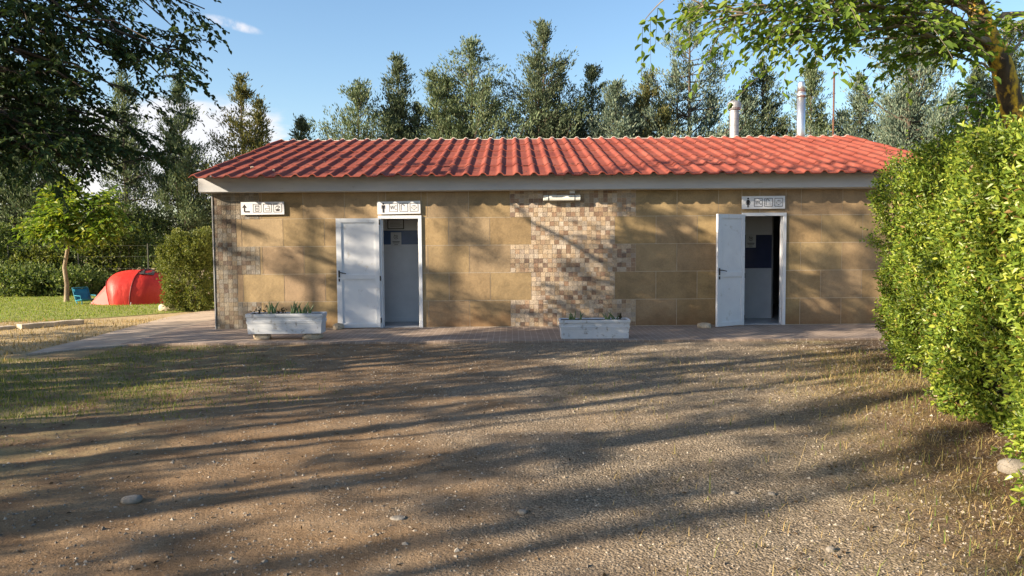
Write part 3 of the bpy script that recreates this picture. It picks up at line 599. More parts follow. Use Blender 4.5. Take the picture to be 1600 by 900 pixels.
# ---- signs with pictograms
def text_mesh(txt, h):
    c = bpy.data.curves.new('lettering', 'FONT'); c.body = txt; c.size = 1; c.align_x = 'CENTER'
    o = bpy.data.objects.new('lettering', c); COL.objects.link(o); dg = bpy.context.evaluated_depsgraph_get(); dg.update()
    me = bpy.data.meshes.new_from_object(o.evaluated_get(dg)); bpy.data.objects.remove(o)
    co = np.zeros(len(me.vertices) * 3); me.vertices.foreach_get('co', co); co = co.reshape(-1, 3)
    co[:, 0] -= (co[:, 0].max() + co[:, 0].min()) / 2; co[:, 1] -= co[:, 1].min(); k = h / co[:, 1].max(); co *= k
    return co, [tuple(p.vertices) for p in me.polygons]
def sign(px, py, label, icons, tilt, group='wall signs with pictograms'):
    c = at(px, py, WY); W, H, T = .80, .235, .03
    root = empty('wall_sign', (c.x, WY, c.z), label, 'sign', group)
    Mx = Matrix.Translation(c) @ Matrix.Rotation(R(tilt), 4, 'Y')
    y1 = WY - .034; mb = MB(); n = 10      # slightly bowed plate
    vs, fs = [], []
    for i in range(n + 1):
        u = -W/2 + W * i / n; bow = .005 * math.cos(math.pi * u / W) ** 2
        for v in (-H/2, H/2): vs += [Mx @ Vector((u, -.034 - bow, v)), Mx @ Vector((u, -.022, v))]
    for i in range(n):
        k = i * 4; fs += [(k, k+4, k+6, k+2), (k+1, k+3, k+7, k+5), (k, k+1, k+5, k+4), (k+2, k+6, k+7, k+3)]
    fs += [(0, 2, 3, 1), (n*4, n*4+1, n*4+3, n*4+2)]
    mb.add(vs, fs); mb.build('plate', M['sign'], root)
    for sx in (-1, 1):
        mb = MB(); mb.box((sx * .3 - .02, -.022, -.03), (sx * .3 + .02, .001, .03), Mx); mb.build('bracket', M['steel'], root)
    def bow(u): return -.0346 - .005 * math.cos(math.pi * u / W) ** 2
    def poly(mb, pts):
        vs = [Mx @ Vector((u, bow(u) - .0012, v)) for u, v in pts] + [Mx @ Vector((u, bow(u), v)) for u, v in pts]; k = len(pts)
        mb.add(vs, [tuple(range(k)), tuple(range(2*k-1, k-1, -1))] + [(i, k+i, k+(i+1)%k, (i+1)%k) for i in range(k)])
    def rect(mb, u0, v0, u1, v1): poly(mb, [(u0,v0),(u1,v0),(u1,v1),(u0,v1)])
    def line(mb, pts, w):
        for (a, b), (c_, d) in zip(pts, pts[1:]):
            L = math.hypot(c_-a, d-b) or 1; ox, oy = -(d-b)/L*w/2, (c_-a)/L*w/2
            poly(mb, [(a-ox,b-oy),(c_-ox,d-oy),(c_+ox,d+oy),(a+ox,b+oy)])
    def arc(cx, cy, r, a0, a1, k=10, ry=None): return [(cx + r*math.cos(a0+(a1-a0)*i/k), cy + (ry or r)*math.sin(a0+(a1-a0)*i/k)) for i in range(k+1)]
    xsl = (-.285, -.097, .093, .283)
    for x, ic in zip(xsl, icons):
        mb = MB()
        if ic != 'arrow' and ic not in ('man', 'woman'):
            s, w = .074, .0085
            line(mb, [(x-s, -s), (x+s, -s), (x+s, s), (x-s, s), (x-s, -s)], w)
        if ic == 'arrow':
            line(mb, [(x+.05, -.062), (x-.048, -.062), (x-.048, .02)], .026); poly(mb, [(x-.092, .012), (x-.004, .012), (x-.048, .074)])
        elif ic in ('man', 'woman'):
            poly(mb, arc(x, .075, .017, 0, 6.2, 12))
            if ic == 'man':
                poly(mb, [(x-.034,.05),(x-.034,-.02),(x-.026,-.02),(x-.022,.03),(x-.019,.03),(x-.018,-.088),(x-.002,-.088),(x-.002,-.02),(x+.002,-.02),(x+.002,-.088),(x+.018,-.088),(x+.019,.03),(x+.022,.03),(x+.026,-.02),(x+.034,-.02),(x+.034,.05)])
            else:
                poly(mb, [(x-.022,.052),(x-.044,-.012),(x-.036,-.016),(x-.02,.02),(x-.034,-.04),(x-.017,-.04),(x-.015,-.088),(x-.003,-.088),(x-.003,-.04),(x+.003,-.04),(x+.003,-.088),(x+.015,-.088),(x+.017,-.04),(x+.034,-.04),(x+.02,.02),(x+.036,-.016),(x+.044,-.012),(x+.022,.052)])
        elif ic == 'wc':
            co, fs = text_mesh('WC', .078); cw = co[:, 0].max() - co[:, 0].min(); kx = .122 / cw
            mb.add([Mx @ Vector((x + p[0]*kx, bow(x) - .0012, p[1] - .037)) for p in co], fs)
        elif ic == 'shower':
            line(mb, [(x-.045,-.055),(x-.045,.035)], .008); line(mb, arc(x-.02, .035, .025, math.pi, .5, 8), .011); poly(mb, [(x-.008,.036),(x+.02,.022),(x+.012,.050)])
            for i in range(3):
                for j in range(3): rect(mb, x+.006+.015*i-.002, .012-.022*j-.007*i-.002, x+.006+.015*i+.003, .012-.022*j-.007*i+.003)
        elif ic == 'basin':
            line(mb, [(x-.052,.006),(x+.052,.006)], .007); line(mb, arc(x, .006, .050, math.pi, 2*math.pi, 12, .040), .006); rect(mb, x-.006, -.05, x+.006, -.036)
            line(mb, [(x-.034,.034),(x+.034,.034)], .007); line(mb, [(x, .024), (x, .046)], .007)
        elif ic == 'washer':
            line(mb, [(x-.035,-.05),(x+.035,-.05),(x+.035,.05),(x-.035,.05),(x-.035,-.05)], .008); rect(mb, x-.033, .028, x+.033, .036); rect(mb, x-.033, -.06, x+.033, -.048)
            line(mb, arc(x, -.01, .018, 0, 2*math.pi, 14), .006); poly(mb, arc(x, -.01, .006, 0, 6.1, 8))
        elif ic == 'sink':
            line(mb, [(x-.042,-.004),(x+.040,-.004),(x+.040,-.05),(x-.026,-.05),(x-.042,-.004)], .007); line(mb, [(x+.034,-.004),(x+.034,.028)], .007); line(mb, arc(x+.020, .028, .014, 0, math.pi, 8), .009)
        elif ic == 'dishes':
            poly(mb, [(x-.044,-.022),(x+.044,-.022),(x+.028,-.054),(x-.028,-.054)]); line(mb, arc(x, -.004, .040, .1, 2.9, 10, .046), .012); line(mb, arc(x-.006, .004, .020, -1.9, 1.7, 8), .009)
            line(mb, [(x-.036,.0),(x-.036,-.022)], .006)
        mb.build('pictogram', M['ink'], root)
sign(411, 325.5, 'white sign with a bent black arrow by the mosaic corner', ('arrow', 'washer', 'sink', 'dishes'), -.3)
sign(623.5, 324.5, 'white WC sign with a man pictogram above the left doorway', ('man', 'wc', 'shower', 'basin'), -.8)
sign(1192, 316.5, 'white WC sign with a woman pictogram above the right doorway', ('woman', 'wc', 'shower', 'basin'), -.2)

# ---- bulkhead lamp over the mosaic, unlit
a, b = at(849, 314.5, WY - .08), at(907, 304.5, WY - .08)
lamp = empty('wall_lamp', ((a.x + b.x) / 2, WY, a.z), 'unlit tube lamp fixed on the mosaic under the eaves', 'lamp')
zc = (a.z + b.z) / 2
mb = MB(); mb.box((a.x + .05, WY - .045, a.z + .02), (b.x - .02, WY + .004, b.z - .01)); mb.build('back_box', M['lampbody'], lamp, bevel=.006)
mb = MB(); ol = [(-.045, a.z), (-.125, a.z + .012), (-.135, zc), (-.10, b.z), (-.045, b.z)]
mb.prism(ol, a.x + .10, b.x - .11, lambda u, v, d: (d, WY + u, v)); mb.build('diffuser', M['diffuser'], lamp, bevel=.008)
for x0, x1, k in ((a.x, a.x + .095, .8), (b.x - .105, b.x, 1)):
    mb = MB(); mb.prism([(u, v) for u, v in ol], x0, x1, lambda u, v, d: (d, WY + u * 1.0, v)); mb.build('end_cap', M['diffuser'], lamp, bevel=.012)
for x0 in (a.x + .095, b.x - .11):
    mb = MB(); mb.prism([(u * 1.03 if u < -.05 else u, v) for u, v in ol], x0 + .0005, x0 + .0045, lambda u, v, d: (d, WY + u, v)); mb.build('clip', M['rubber'], lamp)
p = at(894, 298, WY); mb = MB(); mb.box((p.x - .05, WY - .05, p.z - .055), (p.x + .05, WY + .004, p.z + .045)); mb.build('junction_box', M['sign'], lamp, bevel=.006)
mb = MB(); mb.tube([(p.x + .05, WY - .012, p.z + .025), (WX1 - .4, WY - .012, 2.553)], .008, 6); mb.build('cable', M['lampbody'], lamp)

# ---- planters with their plants
def rough_stone(name, c, size, seed, mat, label=None, cat=None, group=None, lump=.28, sub=3):
    rs = random.Random(seed); bm = bmesh.new(); bmesh.ops.create_icosphere(bm, subdivisions=sub, radius=1)
    off = Vector((rs.uniform(0, 50), rs.uniform(0, 50), rs.uniform(0, 50)))
    for v in bm.verts:
        p = v.co.copy(); n = mnoise.fractal(p * 1.3 + off, 1.0, 2.0, 4)
        q = p * (1 + lump * n)
        q = Vector([math.copysign(abs(t) ** .8, t) for t in q])
        v.co = Vector((q.x * size[0], q.y * size[1], q.z * size[2]))
    zmin = min(v.co.z for v in bm.verts); cut_ = zmin * .55
    for v in bm.verts: v.co.z = max(v.co.z, cut_) - cut_
    bmesh.ops.rotate(bm, verts=bm.verts, cent=(0, 0, 0), matrix=Matrix.Rotation(rs.uniform(-.4, .4), 3, 'Z'))
    me = bpy.data.meshes.new(name); bm.to_mesh(me); bm.free(); me.polygons.foreach_set('use_smooth', [True] * len(me.polygons)); me.materials.append(mat)
    o = bpy.data.objects.new(name, me); COL.objects.link(o); o.location = c; ORI[o.name] = Vector(c)
    return tag(o, label, cat, group)
def planter(px0, px1, pytop, pybot, Y, base, label, rot):
    a, b = at(px0, pybot, Y), at(px1, pytop, Y); W = b.x - a.x; H = b.z - base; D = .36; cx = (a.x + b.x) / 2; cy = Y + D / 2
    root = empty('planter_trough', (cx, cy, base), label, 'planter', 'white planter troughs on the walkway')
    Mx = Matrix.Translation((cx, cy, base)) @ Matrix.Rotation(R(rot), 4, 'Z')
    prof = [(0, .955, .88), (.52, .968, .91), (.525, .985, .95), (.60, .985, .95), (.605, .99, .965), (.66, .99, .965), (.665, .975, .92), (.80, .985, .94), (.86, 1.0, 1.0), (1.0, 1.0, 1.0), (1.0, .965, .88), (.93, .955, .86)]
    mb = MB(); vs = []; fs = []
    for z, sx, sy in prof:
        w, d = W / 2 * sx, D / 2 * sy
        vs += [Mx @ Vector(p + (z * H,)) for p in ((-w, -d), (w, -d), (w, d), (-w, d))]
    for i in range(len(prof) - 1):
        fs += [(i*4+j, i*4+(j+1)%4, i*4+4+(j+1)%4, i*4+4+j) for j in range(4)]
    fs += [(3, 2, 1, 0)]
    mb.add(vs, fs); mb.build('trough', M['planter'], root, bevel=.005)
    mb = MB(); mb.box((-W/2*.957, -D/2*.862, H * .90), (W/2*.957, D/2*.862, H * .95), Mx); mb.build('soil', M['soil'], root)
    return base + H * .95, cx, cy
def blades(name, c, n, hgt, spread, mat, seed, label, cat, group, lean=.5, w=.016):
    rs = random.Random(seed); mb = MB()
    for i in range(n):
        x, y = rs.uniform(-spread, spread), rs.uniform(-.05, .05); h = hgt * rs.uniform(.6, 1.05); l = rs.uniform(-lean, lean) * h; ly = rs.uniform(-.3, .3) * h; ww = w * rs.uniform(.7, 1.2)
        vs = []
        for k in range(5):
            t = k / 4; ph = ww * (1 - t ** 2 * .92)
            vs += [(c[0] + x + l * t ** 1.6 - ph, c[1] + y + ly * t ** 1.6, c[2] + h * t), (c[0] + x + l * t ** 1.6, c[1] + y + ly * t ** 1.6 - ph * .5, c[2] + h * t), (c[0] + x + l * t ** 1.6 + ph, c[1] + y + ly * t ** 1.6, c[2] + h * t)]
        mb.add(vs, [(k*3+j, k*3+j+1, k*3+4+j, k*3+3+j) for k in range(4) for j in range(2)])
    return tag(mb.build(name, mat, org=c), label, cat, group)
def leaf_arrays(P, D, N, L, W, fold=.25, curl=.12):
    """pointed leaves of two folded halves each"""
    D = D / (np.linalg.norm(D, axis=1, keepdims=True) + 1e-9)
    S = np.cross(D, N); S /= (np.linalg.norm(S, axis=1, keepdims=True) + 1e-9); N = np.cross(S, D)
    L = L[:, None]; W = W[:, None]
    b = P; t = P + D * L - N * curl * L
    def side(s): return (P + D * L * .30 + S * s * W * .46 + N * fold * W, P + D * L * .66 + S * s * W * .40 + N * (fold * W - .04 * L))
    l1, l2 = side(-1); r1, r2 = side(1)
    V = np.stack([b, l1, l2, t, r2, r1], 1).reshape(-1, 3); n = len(P); i = np.arange(n)[:, None] * 6
    F = np.concatenate([i + np.array([[0, 1, 2, 3]]), i + np.array([[3, 4, 5, 0]])], 0)
    return V, F
def quad_arrays(P, D, N, L, W):
    D = D / (np.linalg.norm(D, axis=1, keepdims=True) + 1e-9)
    S = np.cross(D, N); S /= (np.linalg.norm(S, axis=1, keepdims=True) + 1e-9)
    L = L[:, None]; W = W[:, None]
    V = np.stack([P, P + D * L * .45 - S * W * .5, P + D * L, P + D * L * .55 + S * W * .5], 1).reshape(-1, 3)
    i = np.arange(len(P))[:, None] * 4
    return V, i + np.array([[0, 1, 2, 3]])
def sprig(name, c, seed, label, cat, group, r=.09, n=26):
    rs = np.random.RandomState(seed); P = np.array(c) + rs.normal(0, 1, (n, 3)) * np.array([r * .6, r * .4, r * .35]) + np.array([0, 0, r * .5])
    V, F = leaf_arrays(P, rs.normal(0, 1, (n, 3)) + np.array([0, 0, .4]), rs.normal(0, 1, (n, 3)), rs.uniform(.04, .07, n), rs.uniform(.02, .035, n))
    return tag(link(name, np_mesh(name, V, F), M['dried'], org=c), label, cat, group)
PG = 'plants in the planter troughs'
PY1 = 12.55
zs, cx, cy = planter(384, 503, 490, 526, PY1, .14, 'white planter trough raised on two stones near the mosaic corner', .6)
def inP(px, Y, z): return (at(px, 480, Y).x, Y, z)
blades('spiky_plant', inP(425, cy, zs), 9, .23, .07, M['succ'], 3, 'thin spiky green plant left of centre in the raised planter', 'plant', PG)
blades('spiky_plant', inP(470, cy, zs), 16, .22, .15, M['succ'], 5, 'widest clump of upright green blades, at the right of the raised planter', 'plant', PG)
sprig('low_plant', inP(403, cy, zs), 4, 'dark low withered plant at the left end of the raised planter', 'plant', PG)
sprig('low_plant', inP(441, cy, zs), 6, 'dark low withered plant between the two spiky clumps of the raised planter', 'plant', PG, .07)
zs2, cx2, cy2 = planter(875, 985, 499.5, 534, PY1 - .12, .0365, 'bluish white planter trough standing flat in front of the mosaic panel', .4)
blades('spiky_plant', inP(898, cy2, zs2), 7, .17, .10, M['succ'], 8, 'short spiky green plant at the left of the flat planter', 'plant', PG, .6, .014)
blades('spiky_plant', inP(958, cy2, zs2), 8, .16, .13, M['succ'], 12, 'sparse spreading blades at the right of the flat planter', 'plant', PG, .9, .012)
sprig('low_plant', inP(968, cy2, zs2), 7, 'tiny dark withered plant beside the spreading blades of the flat planter', 'plant', PG, .04, 12)
g_ = 'stones propping the planter'
p = gnd(403, 533, .034); rough_stone('stone', (p.x, PY1 + .17, .033), (.15, .12, .075), 3, M['stone'], 'pale stone under the left end of the raised planter', 'stone', g_, .2)
p = gnd(482, 533, .034); rough_stone('stone', (p.x, PY1 + .17, .033), (.17, .12, .075), 9, M['stone'], 'pale stone under the right end of the raised planter', 'stone', g_, .2)
p = gnd(524, 517, .035); rough_stone('stone', (p.x, WY - .2, .035), (.105, .08, .075), 5, M['stone'], 'pitted pale stone holding the left door open', 'stone', 'door stop stones', .25)
p = gnd(1100, 512, .035); rough_stone('stone', (p.x, p.y - .02, .035), (.13, .09, .06), 6, M['stone'], 'flat brown stone beside the edge of the right door', 'stone', 'door stop stones', .25)
# manhole cover in the path
p = gnd(334, 530.5, .026); mb = MB(); n = 28
mb.tube([(p.x, p.y, .0), (p.x, p.y, .031)], .36, n); mh = empty('manhole_cover', (p.x, p.y, .02), 'dark round manhole cover in the paving by the mosaic corner', 'manhole cover')
mb.build('cover', M['iron'], mh)
mb = MB()
for i in range(n):
    a0, a1 = 2*math.pi*i/n, 2*math.pi*(i+1)/n
    mb.add([(p.x + r_*math.cos(a), p.y + r_*math.sin(a), z) for r_, z in ((.365, .0), (.365, .034), (.41, .034), (.41, .0)) for a in (a0, a1)], [(0,1,3,2),(2,3,5,4),(4,5,7,6)])
mb.build('rim', M['iron'], mh)

# ---- tall rusty pole behind the building
p = at(1303.5, 112, 25.6); mb = MB(); mb.tube([(p.x, 25.6, 0), (p.x, 25.6, p.z)], .030, 10); tag(mb.build('steel_pole', M['rust'], org=(p.x, 25.6, 0)), 'thin rusty steel pole rising behind the right end of the roof', 'pole')

# ------------------------------------------------------------------ trees
def unit(v): return v / (np.linalg.norm(v) + 1e-9)
def bez(a, b, c, n):
    t = np.linspace(0, 1, n)[:, None]; return (1-t)**2 * a + 2*t*(1-t) * b + t*t * c
def np_tubes(lines, radii, n=5):
    """many thin tubes as one vertex/face array"""
    Vs, Fs, base = [], [], 0
    for P, r in zip(lines, radii):
        k = len(P); T = np.gradient(P, axis=0); T /= (np.linalg.norm(T, axis=1, keepdims=True) + 1e-9)
        ref = np.array([0, 0, 1.0]) if abs(T[0, 2]) < .9 else np.array([1.0, 0, 0])
        A = np.cross(T, ref); A /= (np.linalg.norm(A, axis=1, keepdims=True) + 1e-9); B = np.cross(T, A)
        q = 2 * math.pi * np.arange(n) / n
        V = P[:, None] + (A[:, None] * np.cos(q)[None, :, None] + B[:, None] * np.sin(q)[None, :, None]) * np.asarray(r)[:, None, None]
        Vs.append(V.reshape(-1, 3)); i = (np.arange(k-1)[:, None] * n); j = np.arange(n)[None]; j2 = (j + 1) % n
        Fs.append(np.stack([i + j, i + j2, i + n + j2, i + n + j], -1).reshape(-1, 4) + base); base += k * n
    return np.concatenate(Vs), np.concatenate(Fs)

def elm(name, trunk, tr, limbs, seed, leaf_m, bark_m, twig_m, label, cat, nb=11, nt=6, ll=.07, droop=.35, nleaf=13, group=None, spread=1.0, limb_r=.05, limb_m=None):
    """trunk polyline, limbs given by their tips; side branches, twigs and two-ranked leaves follow"""
    rs = np.random.RandomState(seed); trunk = np.array(trunk, float)
    root = empty(name, trunk[0], label, cat, group)
    tl = [trunk]; trad = [tr]
    LP, LD, LN = [], [], []; twl, twr = [], []
    for st, tip in limbs:
        a = np.array([np.interp(st, np.linspace(0, 1, len(trunk)), trunk[:, i]) for i in range(3)]); c = np.array(tip, float); Ln = np.linalg.norm(c - a)
        ctl = (a + c) / 2 + np.array([0, 0, .14 * Ln]) + rs.normal(0, .05 * Ln, 3)
        P = bez(a, ctl, c, 14); P[1:-1] += rs.normal(0, .012 * Ln, (12, 3))
        tl.append(P); trad.append(np.linspace(limb_r, .006, 14) * (Ln / 4) ** .5)
        T = np.gradient(P, axis=0)
        for b in range(nb):
            u = rs.uniform(.22, 1.0) ** .8; k = min(int(u * 13), 12); p0 = P[k] + (P[k+1] - P[k]) * (u * 13 - k); t = unit(T[k])
            ang = rs.choice([-1, 1]) * R(rs.uniform(20, 65)); d = np.array([t[0]*math.cos(ang) - t[1]*math.sin(ang), t[0]*math.sin(ang) + t[1]*math.cos(ang), t[2]*.6 + rs.normal(.05, .28)]); d = unit(d)
            bl = spread * rs.uniform(.5, 1.15) * (1.25 - .7 * u) * min(1, Ln / 3); e = p0 + d * bl + np.array([0, 0, -droop * bl * .45])
            B = bez(p0, p0 + d * bl * .55 + np.array([0, 0, .06 * bl]), e, 7); twl.append(B); twr.append(np.linspace(.010, .003, 7))
            TB = np.gradient(B, axis=0)
            for w in range(nt):
                v = rs.uniform(.15, 1.0); kk = min(int(v * 6), 5); q0 = B[kk] + (B[kk+1] - B[kk]) * (v * 6 - kk); tb = unit(TB[kk])
                an = rs.choice([-1, 1]) * R(rs.uniform(15, 60)); dd = unit(np.array([tb[0]*math.cos(an) - tb[1]*math.sin(an), tb[0]*math.sin(an) + tb[1]*math.cos(an), tb[2] + rs.normal(0, .25)]))
                wl_ = rs.uniform(.28, .62) * spread ** .5; m = max(5, int(nleaf * wl_ / .45))
                s = np.linspace(.08, 1, m)[:, None]; Q = q0 + dd * wl_ * s + np.array([0, 0, -droop * wl_ * .6]) * s ** 2
                twl.append(Q[[0, m//2, m-1]]); twr.append([.003, .0025, .0015])
                sd = np.array([-dd[1], dd[0], 0]); sd = sd / (np.linalg.norm(sd) + 1e-6); sgn = np.where(np.arange(m) % 2, 1.0, -1.0)[:, None]
                LP.append(Q); LD.append(dd * .75 + sd * sgn * .75 + np.array([0, 0, -.35]) + rs.normal(0, .28, (m, 3))); LN.append(np.array([0, 0, 1.0]) + rs.normal(0, .45, (m, 3)))
    P = np.concatenate(LP); n = len(P); L = ll * rs.uniform(.65, 1.25, n)
    V, F = leaf_arrays(P, np.concatenate(LD), np.concatenate(LN), L, L * rs.uniform(.5, .66, n))
    link('trunk', np_mesh('trunk', *np_tubes(tl[:1], trad[:1], 14), True), bark_m, root)
    link('branch', np_mesh('branch', *np_tubes(tl[1:], trad[1:], 8), True), limb_m or bark_m, root)
    link('twigs', np_mesh('twigs', *np_tubes(twl, twr, 3), True), twig_m, root)
    link('crown', np_mesh('crown', V, F), leaf_m, root)
    return root

def conifer_parts(seed, H, Rr, loose=.5, tops=1, dens=1.0, base=.1, lean=0.0, qs=1.0, asc=(0, 42), cs=1.0):
    """upright cypress-like crown: ascending boughs carrying many small tufts; several leaders possible"""
    rs = np.random.RandomState(seed); wood, wr = [], []; P_, D_ = [], []
    leaders = [(0, 0, 1.0, 1.0)]
    for k in range(tops - 1):
        a = rs.uniform(0, 6.28); d = Rr * rs.uniform(.35, .7); leaders.append((d * math.cos(a), d * math.sin(a), rs.uniform(.62, .9), rs.uniform(.5, .75)))
    for (dx, dy, hf, rf) in leaders:
        h = H * hf; top = np.array([dx + lean * h, dy, h])
        mid = np.array([dx * .75 + lean * h * .4, dy * .75, h * .5]); T = bez(np.array([0, 0, 0.]), mid, top, 12); wood.append(T); wr.append(np.linspace(.035 * H * .42 * rf, .012, 12))
        nb = int(125 * dens * hf * rf + 14)
        for b in range(nb):
            t = base + (1 - base) * rs.uniform(0, 1) ** .85; t = min(t, .985)
            if hf < 1 and t < .35: t = .35 + rs.rand() * .6
            f = t * 11; k = min(int(f), 10); p0 = T[k] + (T[k+1] - T[k]) * (f - k)
            prof = min(1, (t - base * .6) / .16 + .35) * (1 - t) ** .95 + .02
            bl = Rr * rf * prof * rs.uniform(.40, 1.35) * 2.05
            a = rs.uniform(0, 6.28); el = R(rs.uniform(*asc) + 18 * t)
            d = np.array([math.cos(a) * math.cos(el), math.sin(a) * math.cos(el), math.sin(el)])
            e = p0 + d * bl; c = p0 + d * bl * .55 + np.array([0, 0, -.16 * bl]); B = bez(p0, c, e, 6)
            wood.append(B); wr.append(np.linspace(.008 + .012 * bl, .004, 6))
            nc = max(2, int(bl * 3.6 * (1.25 - .4 * loose)))
            for j in range(nc):
                u = 1 - (j / nc) * (.62 + .25 * (1 - loose)); kk = min(int(u * 5), 4); q = B[kk] + (B[kk+1] - B[kk]) * (u * 5 - kk)
                q = q + rs.normal(0, .13, 3) * (.4 + bl * .28)
                m = int(rs.uniform(30, 58) * (1.2 - .5 * t)); sz = rs.uniform(.14, .30) * (1.2 - .75 * t) * cs; m = int(m * cs)
                off = rs.normal(0, 1, (m, 3)) * sz * .5 + d * rs.normal(0, .95, (m, 1)) * sz
                P_.append(q + off); D_.append(off / sz * .45 + d * .7 + np.array([0, 0, .75]) + rs.normal(0, .3, (m, 3)))
        m = 60; z = rs.uniform(0, 1, m); P_.append(np.stack([top[0] + rs.normal(0, .09, m) * (1 - z), top[1] + rs.normal(0, .09, m) * (1 - z), top[2] - .9 + z * 1.0], -1)); D_.append(np.array([0, 0, 1.]) + rs.normal(0, .35, (m, 3)))
    P = np.concatenate(P_); D = np.concatenate(D_); n = len(P)
    V, F = quad_arrays(P, D, rs.normal(0, 1, (n, 3)), rs.uniform(.08, .16, n) * qs, rs.uniform(.028, .052, n) * qs)
    return np_tubes(wood[:1], wr[:1], 8), np_tubes(wood[1:], wr[1:], 4), (V, F)
def conifer(px, pytop, Y, wpx, mat, label, seed, loose=.5, tops=1, dens=1.0, base=.1, lean=0.0, asc=(0, 42), cs=1.0, group='conifers behind the toilet block', name='conifer_tree', bark='bark', x=None, H=None, Rr=None):
    tp = at(px, pytop, Y)
    x = tp.x if x is None else x; H = tp.z if H is None else H; Rr = (wpx / FPX * Y / 2) if Rr is None else Rr
    root = empty(name, (x - lean * H, Y, 0), label, 'tree', group)
    a, b, c = conifer_parts(seed, H, Rr, loose, tops, dens, base, lean, 1.0, asc, cs)
    for nm, q, mt in (('trunk', a, M[bark]), ('branches', b, M[bark]), ('crown', c, M[mat])):
        ORI[root.name] = Vector((0, 0, 0)); link(nm, np_mesh(nm, *q), mt, root)
    return root
conifer(470, 190, 30, 70, 'con_dark', 'dark narrow conifer whose tip just clears the left end of the roof ridge', 11, .6, 2)
conifer(561, 126, 29, 145, 'con_green', 'leaning loose conifer with a low outstretched arm, behind the left part of the roof', 12, .85, 3, .8, .15, .03)
conifer(621, 92, 30, 112, 'con_dark', 'slender dark conifer with twin pointed tops left of the broad cone', 13, .6, 3, .9)
conifer(736, 64, 29.5, 190, 'con_green', 'broad green cone shaped conifer behind the roof, left of the tallest top', 14, .4, 4, 1.3, .08, 0, (-8, 30))
conifer(849, 38, 30, 170, 'con_dark', 'tallest many-topped conifer rising behind the middle of the roof', 15, .7, 5, 1.1)
conifer(925, 108, 31, 130, 'con_dark', 'dark conifer with spreading top just right of the tallest one', 16, .7, 3, 1.0)
conifer(962, 132, 28.5, 110, 'con_pale', 'rounded pale grey-green conifer, shortest behind the middle roof', 17, .35, 4, 1.3, .05)
conifer(1012, 118, 29.5, 115, 'con_olive', 'olive bushy conifer between the pale rounded one and the tall grey one', 18, .5, 3, 1.1)
conifer(1078, 10, 30, 165, 'con_pale', 'tall loose grey-green conifer left of the capped flue', 19, .95, 3, .95)
conifer(1192, 98, 31, 125, 'con_dark', 'dark conifer standing between the two flues', 20, .5, 3, 1.3)
conifer(1268, 102, 29.5, 85, 'con_green', 'narrow green conifer behind the polished flue', 21, .6, 2, 1.0)
conifer(1345, 120, 32, 90, 'con_dark', 'dark conifer in the gap right of the rusty pole', 27, .6, 2, 1.0)
conifer(1425, 10, 28, 225, 'con_pale', 'huge dense grey-green conifer beyond the right end of the roof', 22, .3, 5, 1.25, .05)
conifer(1575, 40, 31, 160, 'con_dark', 'dark conifer at the right edge behind the lichened tree', 23, .5, 3, 1.0)
LG = 'conifers beyond the lawn'
conifer(376, 123, 29, 100, 'con_olive', 'loose olive conifer with bare lower trunk nearest the left end of the roof', 24, .95, 2, .8, .22, group=LG)
conifer(280, 128, 28.5, 112, 'con_green', 'full green conifer behind the rounded bush', 25, .75, 3, .75, .25, group=LG)
conifer(190, 120, 27.5, 105, 'con_green', 'conifer with dark straight trunk behind the red tent', 26, .8, 2, .6, .36, group=LG)
conifer(80, 60, 27.5, 120, 'con_green', 'conifer with sunlit side on its trunk left of the small bright tree', 28, .8, 2, .7, .36, group=LG)
conifer(13, 90, 27.5, 125, 'con_green', 'conifer with thick trunk at the left edge of the lawn', 29, .6, 2, 1.0, .32, group=LG)

# big elm reaching in from the left, its crown's shade put into the leaf colour
def lim(px, py, Y, st): p = at(px, py, Y); return (st, (p.x, p.y, p.z))
tips = [(320, 14, 9.6, .95), (286, 78, 9.4, .9), (276, 105, 9.8, .85), (258, 125, 9.2, .8), (268, 40, 9.9, .95), (196, 143, 9.3, .75), (230, 60, 9, .9), (198, 190, 9.6, .68), (183, 215, 9.2, .62), (168, 235, 9.6, .58), (183, 258, 9.4, .54),
        (150, 255, 9.2, .54), (90, 250, 9.0, .54), (60, 225, 8.8, .58), (120, 220, 9, .6), (170, 160, 9.2, .7), (130, 110, 9.2, .75), (190, 90, 9.6, .8), (90, 60, 9.2, .85), (160, 30, 9.6, .92), (198, 10, 9.8, .95), (40, 120, 9, .75), (30, 190, 8.8, .65), (40, 20, 9, .9),
        (110, 235, 10.2, .55), (180, 235, 10.2, .58), (30, 245, 9.6, .55), (70, 150, 10.4, .7), (150, 190, 10.6, .66), (100, -20, 10, .95), (248, -30, 10.2, .98), (168, -60, 9.6, 1), (0, 60, 9.8, .85), (20, 230, 10.6, .6)]
elm('elm_tree', [(-9.2, 9.3, 0), (-9.15, 9.3, 1.4), (-9.1, 9.35, 2.8), (-9.0, 9.4, 4.4), (-8.9, 9.4, 6.2)], [.22, .19, .17, .13, .05],
    [lim(*t) for t in tips] + [(.6, (-12.5, 8.5, 4.0)), (.7, (-12.8, 10, 5.0)), (.8, (-11.5, 7.5, 6.2)), (.95, (-9.5, 8, 8.2)), (.95, (-8, 10, 8.4)), (.9, (-11, 11, 7.2)), (.55, (-11, 7, 3.4))],
    41, M['leaf_elm_shaded'], M['bark'], M['elmtwig'], 'big elm with leaves coloured as shaded, reaching in over the upper left of the yard', 'tree', 9, 6, .078, .28, 13)

